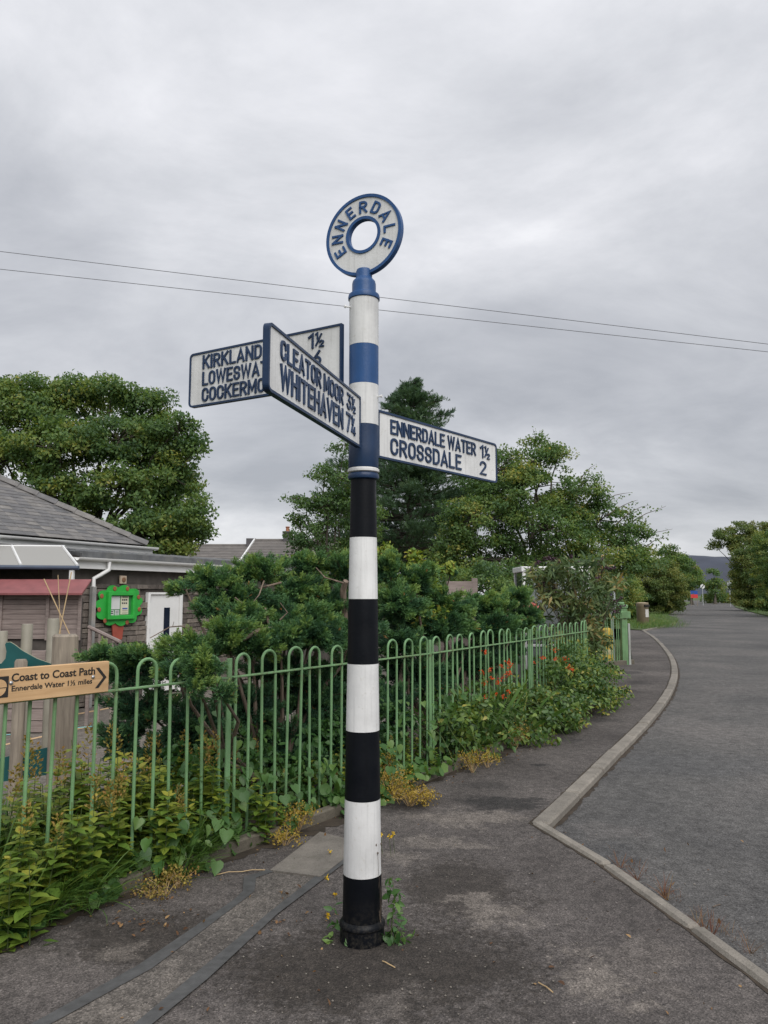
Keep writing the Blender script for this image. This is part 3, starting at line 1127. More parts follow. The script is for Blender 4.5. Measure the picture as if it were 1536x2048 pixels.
def stroke_mesh(name, body, wid, cap, depth, mat, thick=0.165):
    """cast raised capitals: every stroke a bar with chamfered flanks, fitted into wid x cap, in the local xz plane facing -y"""
    th = cap * thick
    items, x = [], 0.0
    sp = .27
    for ch in body:
        if ch == ' ':
            x += .30
            continue
        if ch in '½¼':
            x -= .06
            items.append(('1', x, .50, .5))
            items.append(('/', x + .02, 1, 1))
            items.append(('2' if ch == '½' else '4', x + .26, 0, .5))
            x += .26 + .25 + sp
            continue
        items.append((ch, x, 0, 1))
        x += GLYPH[ch][0] + sp
    tot = x - sp
    mb = MB()
    k = 0
    sx = (wid - th) / tot
    for ch, x0, y0, sc in items:
        if ch == '/':
            strokes, gw = [[(0, .12), (1, .88)]], .34
            sc_ = 1
        else:
            gw, strokes = GLYPH[ch]
            sc_ = sc
        t2 = th * (1.0 if sc_ == 1 and ch != '/' else 0.66) / 2
        hh = cap * sc_ * (0.94 if sc_ < 1 else 1) - 2 * t2
        zb = cap * y0 * (1.06 if y0 == .5 else 1) if ch != '/' else 0
        if ch == '/':
            hh = cap - 2 * t2
        for st in strokes:
            pts = [Vector((th / 2 + (x0 + px * gw * (sc_ if ch != '/' else 1)) * sx, t2 + zb + pz * hh)) for px, pz in st]
            q = [pts[0]]
            for p in pts[1:]:
                if (p - q[-1]).length > 1e-6:
                    q.append(p)
            closed = (q[0] - q[-1]).length < 1e-5
            n = len(q)
            ext = [0.0] * n
            Lf, Rt = [], []
            for i in range(n):
                if closed:
                    pa, pb = q[i - 1 if i > 0 else n - 2], q[i + 1 if i < n - 1 else 1]
                else:
                    pa, pb = q[max(i - 1, 0)], q[min(i + 1, n - 1)]
                d1 = (q[i] - pa).normalized() if (q[i] - pa).length > 1e-7 else (pb - q[i]).normalized()
                d2 = (pb - q[i]).normalized() if (pb - q[i]).length > 1e-7 else d1
                nn = Vector((-d1.y, d1.x)) + Vector((-d2.y, d2.x))
                nn.normalize()
                m = 1 / max(0.55, nn.dot(Vector((-d1.y, d1.x))))
                p = q[i]
                if not closed and i == 0:
                    p = p - d2 * t2 * .98
                if not closed and i == n - 1:
                    p = p + d1 * t2 * .98
                Lf.append((p, nn * m * t2))
            k += 1
            top = depth + k % 5 * 0.00012
            V, F = [], []
            for p, o in Lf:
                for sgn, f, y in ((1, 1.0, 0.0), (1, .80, -top), (-1, .80, -top), (-1, 1.0, 0.0)):
                    V.append((p.x + sgn * o.x * f, y, p.y + sgn * o.y * f))
            for i in range(n - 1):
                a, b = 4 * i, 4 * (i + 1)
                for j in range(3):
                    F.append((a + j, b + j, b + j + 1, a + j + 1))
            if not closed:
                F.append((0, 1, 2, 3))
                F.append((4 * (n - 1) + 3, 4 * (n - 1) + 2, 4 * (n - 1) + 1, 4 * (n - 1)))
            mb.add(V, F)
    return mb.mesh(name, mat)


def letters(parent, name, body, x, z, wid, cap, mat, depth=0.004, y=0.0, thick=0.165):
    o = link(name, stroke_mesh(name, body, wid, cap, depth, mat, thick), parent, local=True)
    o.location = (x, y, z)
    return o


def rounded_rect(x0, z0, x1, z1, rad, corners=(1, 1, 1, 1), k=6):
    """ccw outline; corners order: lower left, lower right, upper right, upper left"""
    out = []
    for (cx, cz, a0, on) in ((x0, z0, 180, corners[0]), (x1, z0, 270, corners[1]), (x1, z1, 0, corners[2]), (x0, z1, 90, corners[3])):
        rr = rad if on else 0.0005
        ox = cx + rr if cx == x0 else cx - rr
        oz = cz + rr if cz == z0 else cz - rr
        for i in range(k + 1):
            a = R(a0 + 90 * i / k)
            out.append((ox + rr * math.cos(a), oz + rr * math.sin(a)))
    return out


# ================================================================== SIGNPOST
XZ = Matrix(((1, 0, 0, 0), (0, 0, -1, 0), (0, 1, 0, 0), (0, 0, 0, 1)))  # prism (x, y, h) -> (x, -h, y)
PX, PY = -0.099, 3.672
post = thing('signpost', 'tall black and white banded cast iron fingerpost with a ring on top', 'signpost', (PX, PY, 0))


def rad_at(z):
    return 0.0895 + (0.0612 - 0.0895) * min(1, max(0, (z - 0.1) / 2.0))


def band(z0, z1, mat, nm, rfun, cap=False):
    n = 4
    MB().lathe([(rfun(z0 + (z1 - z0) * i / n), z0 + (z1 - z0) * i / n) for i in range(n + 1)], 48).build(nm, mat, post, True, True)


# foot
MB().lathe([(0.101, -0.05), (0.101, 0.0), (0.099, 0.062), (0.104, 0.068), (0.104, 0.078), (0.097, 0.088), (0.0895, 0.094)], 48).build('base_collar', M['black'], post, True, True)
zs_ = [0.092, 0.289, 0.619, 0.926, 1.231, 1.531, 1.822, 2.105]
for i in range(7):
    wt = i % 2 == 1
    band(zs_[i] + 0.0004, zs_[i + 1] - 0.0004, M['white'] if wt else M['black'], 'white_band' if wt else 'black_band', rad_at)
MB().lathe([(0.060, 2.098), (0.0735, 2.104), (0.0760, 2.114), (0.0735, 2.126), (0.069, 2.132)], 48).build('lower_collar', M['sign_black_flare'], post, True, True)
MB().lathe([(0.069, 2.1325), (0.0765, 2.138), (0.0765, 2.150), (0.070, 2.156)], 48).build('white_collar', M['white'], post, True, True)
up = lambda z: 0.0722
MB().lathe([(0.0722, 2.1565), (0.0728, 2.158), (0.0728, 2.255), (0.0722, 2.26), (0.0722, 2.365)], 48).build('black_band', M['sign_black_flare'], post, True, True)
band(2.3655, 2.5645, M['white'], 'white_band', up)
band(2.565, 2.7595, M['black_flare'], 'black_band', up)
band(2.76, 2.9945, M['white'], 'white_band', up)
MB().lathe([(0.070, 2.995), (0.0775, 2.998), (0.0785, 3.008), (0.0755, 3.022), (0.0605, 3.030), (0.0590, 3.036), (0.0590, 3.078), (0.0560, 3.092), (0.0430, 3.106), (0.0405, 3.112), (0.0405, 3.142), (0.036, 3.153), (0.02, 3.158)], 48).build('cap', M['black_flare'], post, True, True)
# ring: white annulus with raised rims, turned like the left arm
ringM = Matrix.Translation((0, 0, 3.332)) @ Matrix.Rotation(R(-25.5), 4, 'Z')
RO, RI = 0.209, 0.0805
circ = lambda rr, k=64: [(rr * math.cos(2 * PI * i / k), rr * math.sin(2 * PI * i / k)) for i in range(k)]
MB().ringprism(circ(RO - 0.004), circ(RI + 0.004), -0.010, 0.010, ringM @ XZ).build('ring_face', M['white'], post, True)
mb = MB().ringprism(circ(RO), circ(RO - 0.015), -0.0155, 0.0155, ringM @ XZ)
mb.build('outer_rim', M['black_flare'], post, True, True)
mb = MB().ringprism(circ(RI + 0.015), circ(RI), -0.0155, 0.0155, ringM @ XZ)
mb.build('inner_rim', M['black_flare'], post, True, True)
word = 'ENNERDALE'
for i, ch in enumerate(word):
    a = R(90 + 118 - i * 236 / 8)
    wd = {'E': .040, 'N': .047, 'R': .046, 'D': .045, 'A': .050, 'L': .038}[ch]
    hgt = 0.064
    rc = 0.1165
    me = stroke_mesh('ring_letter', ch, wd, hgt, 0.0055, M['black_flare'], 0.19)
    o = link('ring_letter', me, post, True)
    T = ringM @ Matrix.Translation(((rc - .004) * math.cos(a), -0.010, (rc - .004) * math.sin(a))) @ Matrix.Rotation(-(a - PI / 2), 4, 'Y') @ Matrix.Translation((-wd / 2, 0, 0))
    o.matrix_local = T
# bolts
for (x, y, z, ang, lab) in ((-0.0722, -0.03, 2.952, 200, 1), (0.068, -0.025, 2.505, -22, 1)):
    d = Vector((math.cos(R(ang)), math.sin(R(ang)), 0))
    p = Vector((x, y, z)) - d * 0.006
    mb = MB().tube([p, p + d * 0.022], 0.0042, 8)
    mb.tube([p + d * 0.022, p + d * 0.030], 0.0075, 6)
    mb.build('bolt', M['upvc'], post, True)


def arm(label, origin, direc, L, H, corners, lines, rim_sides):
    """finger board: local x runs along the reading direction, z up, front faces -y"""
    d = Vector((direc[0], direc[1], 0)).normalized()
    rz = math.atan2(d.y, d.x)
    root = link('finger_arm', None, post, True)
    root['label'] = label
    root.location = Vector(origin) - Vector((PX, PY, 0))
    root.rotation_euler = (0, 0, rz)
    out = rounded_rect(0, 0, L, H, 0.026, corners)
    inn = rounded_rect(0.0105, 0.0105, L - 0.0105, H - 0.0105, 0.0165, corners)
    core = rounded_rect(0.003, 0.003, L - 0.003, H - 0.003, 0.024, corners)
    MB().prism(core, -0.007, 0.007, XZ).build('board', M['white'], root, True)
    MB().ringprism(out, inn, -0.012, 0.012, XZ).build('rim', M['sign_black_flare'], root, True)
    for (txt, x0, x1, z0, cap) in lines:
        letters(root, 'lettering', txt, x0, z0, x1 - x0, cap, M['sign_black_flare'], 0.006, -0.007)
    return root


# right arm, running away to the right
dC = Vector((0.706, 0.870, 0)).normalized()
arm('right finger arm reading ENNERDALE WATER 1½ CROSSDALE 2', (-0.037, 3.70, 2.215), dC, 1.122, 0.238, (0, 1, 1, 0),
    [('ENNERDALE WATER', .098, .888, .132, .076), ('1½', .935, 1.045, .130, .078), ('CROSSDALE', .098, .735, .028, .088), ('2', .932, 1.000, .030, .084)], None)
# left arm, running away to the left
dA = Vector((0.876, -0.500, 0)).normalized()
arm('left finger arm reading KIRKLAND LOWESWATER COCKERMOUTH', (-1.071, 4.16, 2.572), dA, 1.000, 0.304, (1, 0, 0, 1),
    [('KIRKLAND', .095, .505, .205, .078), ('1½', .800, .900, .203, .080), ('LOWESWATER', .095, .645, .112, .078), ('6', .825, .880, .112, .078), ('COCKERMOUTH', .095, .690, .022, .078)], None)
# middle arm, coming towards the viewer on the left
dB = Vector((0.2835, 1.03, 0)).normalized()
arm('middle finger arm reading CLEATOR MOOR 3½ WHITEHAVEN 7¼', (-0.403, 2.552, 2.240), dB, 1.064, 0.244, (1, 0, 0, 1),
    [('CLEATOR MOOR', .105, .805, .140, .076), ('3½', .860, .985, .140, .076), ('WHITEHAVEN', .105, .805, .032, .094), ('7¼', .850, .985, .036, .090)], None)

# overhead cables
for (a, b) in (((-40, 498), (1576, 693)), ((-40, 534), (1576, 708))):
    A, B = at(a[0], a[1], 14.0), at(b[0], b[1], 15.0)
    A, B = A + (A - B) * 0.8, B + (B - A) * 0.8
    pts = []
    for i in range(41):
        u = i / 40
        p = A.lerp(B, u)
        p.z -= 0.0
        pts.append(p)
    o = MB().tube(pts, 0.0055, 6).build('overhead_cable', M['wire'])
    tag(o, 'upper of the two dark cables crossing the sky' if a[1] < 500 else 'lower of the two dark cables crossing the sky', 'cable', 'cables crossing the sky')


# ================================================================== BOW-TOP RAILING
def hoop_mesh(top=1.1775, half=0.0625, rad=0.0096):
    pts = [(-half, 0, -0.06), (-half, 0, 0.4), (-half, 0, 0.8), (-half, 0, top - half)]
    for i in range(1, 9):
        a = PI - PI * i / 9
        pts.append((half * math.cos(a), 0, top - half + half * math.sin(a)))
    pts += [(half, 0, top - half), (half, 0, 0.8), (half, 0, 0.4), (half, 0, -0.06)]
    return MB().tube(pts, rad, 8).mesh('hoop', M['green_rail'], True)


HOOP = hoop_mesh()
FENCE_LABELS = ['green bow-top railing panel carrying the wooden path sign', 'green bow-top railing panel directly behind the banded post',
                'green bow-top railing panel just right of the banded post', 'green bow-top railing panel at the far end behind the orange flowers']


def railing(a, b, label, hoops=10, top_scale=1.0):
    t = b - a
    L = t.length
    root = thing('railing_panel', label, 'railing', a, 'panels of the green bow-top railing', math.atan2(t.y, t.x))
    r = random.Random(int(L * 1000) + int(a.x * 77))
    MB().bbox((L / 2, 0, 1.03), (L - 0.05, 0.036, 0.011), 0.002).build('rail', M['green_rail'], root, True)
    MB().bbox((0, 0, 0.51), (0.040, 0.012, 1.28), 0.002).build('railing_post', M['green_rail'], root, True)
    for i in range(hoops):
        o = link('hoop', HOOP, root, True)
        o.location = (L * (i + .5) / hoops + r.uniform(-.008, .008), 0, r.uniform(-.010, .008))
        o.rotation_euler = (r.gauss(0, .010), r.gauss(0, .007), r.gauss(0, .05))
    return root


for i in range(4):
    railing(FP_[i], FP_[i + 1], FENCE_LABELS[i])
# return panel beside the far gateway
a, b = gz(1190, 1334, 0.0), gz(1248, 1329.5, 0.0)
railing(a, b, 'short green railing panel beside the far gate post', 5)
gp = gz(1250, 1329, 0)
t = thing('gate_post', 'stout green painted gate post with a pale end at the far end of the railing', 'gate post', gp)
MB().bbox((0, 0, 0.62), (0.13, 0.13, 1.26), 0.008).build('shaft', M['green_rail'], t, True)
MB().bbox((0.10, -0.02, 0.45), (0.05, 0.08, 0.92), 0.006).build('pale_stop_post', plain('flaking_white_paint', (0.40, 0.42, 0.39), 0.7, dirt=(0.16, 0.16, 0.13), dirt_amt=.9), t, True)
MB().bbox((-0.02, 0, 1.29), (0.22, 0.17, 0.09), 0.02).bbox((-0.05, 0, 1.36), (0.13, 0.13, 0.06), 0.015).bbox((0.02, -0.06, 1.10), (0.24, 0.05, 0.16), 0.01).build('post_head', M['green_rail'], t, True)
yb = gz(1233, 1330, 0) + Vector((-0.05, 0.5, 0))
t = thing('yellow_bollard', 'yellow painted post standing behind the short green railing', 'bollard', yb)
MB().lathe([(0.13, -0.4), (0.13, 0.72), (0.11, 0.77), (0.05, 0.80)], 20).build('shaft', M['yellow'], t, True, True)
MB().lathe([(0.132, 0.2), (0.134, 0.21), (0.134, 0.30), (0.132, 0.31)], 20).build('pale_band', plain('pale_yellow_band', (0.62, 0.55, 0.32), 0.6), t, True, True)

# ================================================================== COAST TO COAST SIGN
d1 = (FP_[1] - FP_[0]).normalized()
fr = Vector((d1.y, -d1.x, 0))      # towards the pavement


def on_plane(px, py, p0, n):
    r_ = ray(px, py)
    o_ = Vector((0, 0, CAM_H))
    return o_ + r_ * ((p0 - o_).dot(n) / r_.dot(n))


sp0 = FP_[0] + fr * 0.058
br = on_plane(217, 1384, sp0, fr)
s_r = (br - sp0).dot(d1)
BL, BH, BT = 1.05, 0.162, 0.034
z0s = 1.034
sg = thing('wooden_path_sign', 'oiled wooden fingerboard reading Coast to Coast Path fixed along the railing', 'path sign',
           Vector((0, 0, z0s)) + sp0 + d1 * (s_r - BL), None, math.atan2(d1.y, d1.x))
MB().bbox((BL / 2, BT / 2, BH / 2), (BL, BT, BH), 0.003).build('board', M['sign_wood'], sg, True)


def su(px, py):
    """sign coordinates of a measured point on the board face"""
    q = on_plane(px, py, sp0, fr) - (sp0 + d1 * (s_r - BL))
    return q.dot(d1), q.z - z0s


M['print'] = plain('routed_black_lettering', (0.022, 0.020, 0.018), 0.7, bstr=0)


def printed(body, x0, x1, z, cap, bold):
    me = text_mesh('printed_text', body, x1 - x0, cap, 0.0012, M['print'], bold)
    o = link('printed_text', me, sg, True)
    o.location = (x0, -0.0002, z)


xa, za = su(23, 1361)
xb, zb = su(190, 1348)
printed('Coast to Coast Path', xa, xb, 0.098, 0.040, 0.022)
xa, _ = su(23, 1380)
xb, _ = su(184, 1366)
printed('Ennerdale Water 1½ miles', xa, xb, 0.052, 0.0275, 0.018)
xc0, _ = su(191, 1350)
xc1, _ = su(213, 1350)
cm, hw, tk = 0.079, 0.053, 0.017
chev = [(xc0, cm - hw), (xc0 + tk * 1.15, cm - hw), (xc1, cm), (xc0 + tk * 1.15, cm + hw), (xc0, cm + hw), (xc1 - tk * 1.15, cm)]
MB().prism(chev, 0.0002, 0.0014, XZ).build('chevron', M['print'], sg, True)
xe, _ = su(17, 1370)
sq = rounded_rect(xe - 0.098, 0.028, xe, 0.128, 0.003)
MB().prism(sq, 0.0002, 0.0012, XZ).build('emblem_square', M['print'], sg, True)
ac = _arc(xe - .049, .070, .036, .036, 180, 360, 10) + [(xe - .011, .073)] + [(xe - .083, .073)][::-1]
MB().prism(_arc(xe - .049, .072, .037, .037, 180, 360, 10), 0.0013, 0.0022, XZ).build('emblem_shape', M['sign_wood'], sg, True)
MB().prism(_arc(xe - .049, .082, .040, .034, 0, 180, 10) + [(xe - .089, .076), (xe - .009, .076)], 0.0013, 0.0022, XZ).build('emblem_shape', M['sign_wood'], sg, True)
for (px, py) in ((22, 1366), (186, 1354)):
    x_, z_ = su(px, py)
    mb = MB().lathe([(0.0105, 0.0), (0.0105, 0.002), (0.008, 0.0055), (0.004, 0.0075), (0.0008, 0.0082)], 16)
    o = mb.build('bolt', M['steel'], sg, True, True)
    o.location = (x_, 0, z_)
    o.rotation_euler = (R(90), 0, 0)

# ================================================================== PLAYGROUND TIMBER
gzp = lambda x, y: gz(x, y, PLAY_Z)
PB = Vector((-2.76, 6.75, 0))
t = thing('timber_gatepost', 'thick square weathered timber post with rounded top behind the path sign', 'timber post', PB, None, R(24))
MB().bbox((0, 0, 0.40), (0.205, 0.215, 1.62), 0.016).build('shaft', M['grey_wood'], t, True)
t = thing('timber_stake', 'slimmer weathered timber post standing left of the thick square post', 'timber post', (-3.12, 6.72, 0))
MB().lathe([(0.055, -0.45), (0.052, 0.98), (0.04, 1.0)], 14).build('shaft', M['grey_wood'], t, True, True)
t = thing('timber_stake', 'slim weathered timber post just behind the thick square post', 'timber post', (-2.98, 7.15, 0))
MB().lathe([(0.05, -0.45), (0.05, 0.80), (0.035, 0.82)], 14).build('shaft', M['grey_wood'], t, True, True)
# teal board cut as waves, fixed between timber posts
wv = thing('wave_board', 'teal play board cut into breaking wave crests beside the timber post', 'play panel', (-2.86, 6.86, 0), None, R(186))


def wave_poly(x0, n, w_, zb):
    top = []
    for k in range(n):
        x = x0 + k * w_
        top += [(x, .0), (x + w_ * .30, .055), (x + w_ * .55, .125), (x + w_ * .68, .175), (x + w_ * .76, .20), (x + w_ * .82, .198), (x + w_ * .84, .18),
                (x + w_ * .81, .12), (x + w_ * .82, .06), (x + w_ * .88, .02)]
    top.append((x0 + n * w_, 0.0))
    return [(x0, zb), (x0 + n * w_, zb)] + [(p[0], p[1] + 0.94) for p in reversed(top)]


poly = wave_poly(0.03, 3, 0.50, 0.70)
MB().prism(poly, -0.009, 0.009, XZ).build('wave_panel', M['teal'], wv, True)
inn = [(p[0], p[1]) for p in poly]
mb = MB()
ed = [Vector((p[0], -0.0105, p[1])) for p in poly[2:]]
mb.tube(ed, 0.0028, 5)
mb.build('ply_edge', M['teal_edge'], wv, True)
low = [(-0.05, 0.02), (1.9, -0.24), (1.9, -0.05), (1.2, 0.03), (0.6, 0.12), (-0.05, 0.26)]
MB().prism(low, -0.009, 0.009, XZ).build('lower_panel', M['teal'], wv, True)
# plastic posts in the playground
for (px, py, wpx, Y, lab) in ((5, 1262, 20, 9.2, 'shortest buff post at the left edge of the playground'), (55, 1248, 21, 9.4, 'middle buff post of three in front of the timber shed'),
                              (107, 1237, 22, 9.0, 'tallest buff post of three beside the thick timber post')):
    p = at(px, py, Y)
    rr = wpx / FPX * Y / 2
    t = thing('playground_post', lab, 'post', (p.x, p.y, PLAY_Z), 'buff posts in the playground')
    MB().lathe([(rr, -0.1), (rr, p.z - PLAY_Z - 0.01), (rr * .9, p.z - PLAY_Z)], 18).build('shaft', M['bollard'], t, True, True)

# ================================================================== SCHOOL BUILDING
WD = Vector((0.42, 0.907, 0)).normalized()
WN = Vector((-WD.y, WD.x, 0))
W0 = Vector((-5.34, 13.3, 0))
rotW = math.atan2(WD.y, WD.x)
school = thing('school_building', 'low stone school building with slate hip roof and white gutters', 'school', W0, None, rotW)
# local frame: x along the wall away from the viewer, y away into the building, z up
GUT = 2.20
WT, WL = GUT - 0.17, 9.5
# back wall, cut round the door
DX0, DX1, DZ1 = 1.86, 2.88, 1.60
DZ0 = PLAY_Z + 0.02
mb = MB()
mb.box((DX0 / 2 - 0.2, 0.22, (PLAY_Z + WT) / 2), (DX0 + 0.4, 0.30, WT - PLAY_Z))
mb.box(((DX1 + WL) / 2, 0.22, (PLAY_Z + WT) / 2), (WL - DX1, 0.30, WT - PLAY_Z))
mb.box(((DX0 + DX1) / 2, 0.22, (DZ1 + WT) / 2), (DX1 - DX0, 0.30, WT - DZ1))
mb.box((-0.25, 2.5, (PLAY_Z + WT) / 2), (0.3, 4.3, WT - PLAY_Z))
wall = mb.build('wall', M['mortar'], school, True)
# rubble stones laid in uneven courses
rs = random.Random(21)
STONE = []
for k in range(6):
    bm = bmesh.new()
    bmesh.ops.create_cube(bm, size=1)
    for v in bm.verts:
        v.co += Vector((rs.uniform(-.035, .035), rs.uniform(-.06, .06), rs.uniform(-.06, .06)))
    bmesh.ops.bevel(bm, geom=list(bm.edges), offset=0.05, segments=1, affect='EDGES')
    me = bpy.data.meshes.new('stone')
    bm.to_mesh(me)
    bm.free()
    me.materials.append(M['stone'])
    STONE.append(me)
z = PLAY_Z + 0.02
cnt = 0
while z < WT - 0.03 and cnt < 300:
    h = min(rs.uniform(.07, .155), WT - z)
    x = -0.4
    while x < 5.6 and cnt < 300:
        L = rs.uniform(.16, .46) * (1.15 if h > .12 else .9)
        mid = x + L / 2
        if not (DX0 - 0.02 < mid < DX1 + 0.02 and z < DZ1):
            e0, e1 = x, x + L
            if z < DZ1:
                if e0 < DX0 < e1:
                    e1 = DX0
                if e0 < DX1 < e1:
                    e0 = DX1
            if e1 - e0 > 0.05:
                o = link('stone', rs.choice(STONE), wall, True)
                o.location = ((e0 + e1) / 2, 0.055 + rs.uniform(-.008, .010), z + h / 2)
                o.scale = (e1 - e0 - .012, 0.08, h - .011)
                cnt += 1
        x += L
    z += h
# door: white, with a tall narrow pane
MB().box(((DX0 + DX1) / 2, 0.15, (DZ0 + DZ1) / 2), (DX1 - DX0 - 0.02, 0.05, DZ1 - DZ0)).build('door_backing', M['mortar'], school, True)
dr = MB().bbox(((DX0 + DX1) / 2, 0.06, (DZ0 + DZ1) / 2), (DX1 - DX0 - 0.15, 0.05, DZ1 - DZ0 - 0.09), 0.006).build('door', M['upvc'], school, True)
fr_ = MB()
for x in (DX0 + 0.035, DX1 - 0.035):
    fr_.bbox((x, 0.045, (DZ0 + DZ1) / 2), (0.068, 0.10, DZ1 - DZ0), 0.006)
fr_.bbox(((DX0 + DX1) / 2, 0.045, DZ1 - 0.021), (DX1 - DX0 - 0.14, 0.10, 0.042), 0.006)
fr_.build('door_frame', M['upvc'], school, True)
pxc = DX0 + 0.57 * (DX1 - DX0)
MB().bbox((pxc, 0.030, 0.86), (0.17, 0.012, 0.88), 0.004).build('door_pane', M['dark_glass'], dr, True)
for zz in (0.2, 0.8, 1.4):
    MB().tube([(DX0 + 0.085, 0.022, zz), (DX0 + 0.085, 0.022, zz + 0.1)], 0.011, 8).build('hinge', M['steel'], dr, True)
# vent tile
MB().bbox((1.16, -0.005, 1.83), (0.16, 0.04, 0.15), 0.006).build('vent_tile', plain('buff_vent_tile', (0.45, 0.36, 0.27), 0.7), school, True)
MB().lathe([(0.045, 0), (0.045, 0.012), (0.03, 0.016)], 16).build('vent_cover', plain('brown_vent_cover', (0.20, 0.11, 0.06), 0.6), school, True)
bpy.data.objects['vent_cover'].location = (1.16, -0.024, 1.83)
bpy.data.objects['vent_cover'].rotation_euler = (R(90), 0, 0)
MB().bbox((2.42, -0.005, 1.76), (0.10, 0.05, 0.10), 0.006).build('door_lamp', M['upvc'], school, True)
# fascia, gutter, downpipe of the wing
MB().bbox((WL / 2 - 0.06, -0.075, GUT - 0.10), (WL + 0.12, 0.022, 0.19), 0.003).build('fascia', M['upvc'], school, True)
MB().box((WL / 2 - 0.25, 0.02, WT + 0.012), (WL + 0.5, 0.16, 0.016)).build('soffit', M['upvc'], school, True)


def gutter(x0, x1, y, z, rr, nm):
    n = 10
    V, F = [], []
    for x in (x0, x1):
        for sgn in (1, .9):
            for i in range(n + 1):
                a = PI + PI * i / n
                V.append((x, y + rr * sgn * math.cos(a), z + rr * sgn * math.sin(a)))
    m_ = n + 1
    for i in range(n):
        F.append((i, i + 1, 2 * m_ + i + 1, 2 * m_ + i))
        F.append((m_ + i + 1, m_ + i, 3 * m_ + i, 3 * m_ + i + 1))
        F.append((i + 1, i, m_ + i, m_ + i + 1))
        F.append((2 * m_ + i, 2 * m_ + i + 1, 3 * m_ + i + 1, 3 * m_ + i))
    F += [(0, 2 * m_, 3 * m_, m_), (n, m_ + n, 3 * m_ + n, 2 * m_ + n)]
    mb_ = MB().add(V, F)
    x = x0 + 0.9
    while x < x1:
        V2 = [(x + dx, y + rr * 1.10 * math.cos(PI + PI * i / n), z + rr * 1.10 * math.sin(PI + PI * i / n)) for dx in (0, .06) for i in range(n + 1)]
        mb_.add(V2, [(i, i + 1, m_ + i + 1, m_ + i) for i in range(n)])
        x += 2.0
    return mb_.build(nm, M['upvc'], school, True, True)


gutter(-0.08, WL, -0.145, GUT - 0.005, 0.058, 'gutter')
dp = MB().tube([(0.66, -0.145, GUT - 0.06), (0.66, -0.145, GUT - 0.20), (0.52, -0.08, GUT - 0.30), (0.40, -0.055, GUT - 0.36), (0.40, -0.055, GUT - 0.52)], 0.036, 12)
dp.build('downpipe_bend', M['upvc'], school, True, True)
MB().bbox((0.40, -0.05, (GUT - 0.50 + PLAY_Z) / 2), (0.09, 0.08, GUT - 0.50 - PLAY_Z), 0.006).build('downpipe_casing', plain('grey_casing', (0.27, 0.27, 0.26), 0.6, 0.2, dirt=(0.33, 0.25, 0.16)), school, True)
# felt roof of the wing with batten rolls
MB().add([(0.0, -0.16, GUT + 0.005), (WL, -0.16, GUT + 0.005), (WL, 1.80, GUT + 0.18), (1.38, 1.80, GUT + 0.18), (0.0, -0.16, GUT + 0.075), (WL, -0.16, GUT + 0.075), (WL, 1.80, GUT + 0.255), (1.38, 1.80, GUT + 0.255)],
         [(3, 2, 1, 0), (4, 5, 6, 7), (0, 1, 5, 4), (1, 2, 6, 5), (2, 3, 7, 6), (3, 0, 4, 7)]).build('flat_roof', M['lead'], school, True)
for i in range(12):
    x = 0.45 + i * 0.82
    MB().tube([(x, -0.10, GUT + 0.092), (x, 1.78 if x > 1.4 else -.1 + (x - .05) * 1.36, GUT + (0.265 if x > 1.4 else .092 + (x - .05) * .125))], 0.028, 8).build('roof_roll', M['lead'], school, True)
MB().bbox((WL / 2, -0.172, GUT + 0.05), (WL, 0.02, 0.11), 0.004).build('roof_edge', M['lead'], school, True)
# main hip roof, eaves 2 m behind the wing wall
EV = Vector((0, 2.0, 2.705))           # local eaves height and offset
HX = 3.95                              # hip corner along the wall
tanp = math.tan(R(32))
SL = 1 / math.cos(R(32))
RL = 6.2                               # plan depth of the slope
mb = MB()
mb.add([(HX, EV.y, EV.z - .03), (HX - RL, EV.y + RL, EV.z + RL * tanp - .03), (-9, EV.y + RL, EV.z + RL * tanp - .03), (-9, EV.y, EV.z - .03)], [(0, 1, 2, 3)])
mb.add([(HX, EV.y, EV.z - .03), (HX, EV.y + 2 * RL, EV.z - .03), (HX - RL, EV.y + RL, EV.z + RL * tanp - .03)], [(0, 1, 2)])
mb.add([(-9, EV.y + RL, EV.z + RL * tanp - .03), (HX - RL, EV.y + RL, EV.z + RL * tanp - .03), (HX, EV.y + 2 * RL, EV.z - .03), (-9, EV.y + 2 * RL, EV.z - .03)], [(0, 1, 2, 3)])
roof = mb.build('roof', plain('roof_underlay', (0.06, 0.06, 0.065), 0.9), school, True)
MB().box((-2.6, EV.y + 0.18, (PLAY_Z + EV.z) / 2 - 0.06), (2 * (HX + 2.5), 0.3, EV.z - PLAY_Z - 0.12)).box((HX - 0.35, EV.y + RL, (PLAY_Z + EV.z) / 2 - 0.06), (0.3, 2 * RL - 0.5, EV.z - PLAY_Z - 0.12)).build('main_wall', M['mortar'], school, True)
sw, sg_h = 0.30, 0.155                  # slate width, exposed gauge (slope length)
sl_me = MB().bbox((0, 0, 0), (sw - .004, 0.26, 0.011), 0.002).mesh('slate', M['slate'])
pitch = R(32)
rs = random.Random(5)
cnt = 0
extra = MB()
row = 0
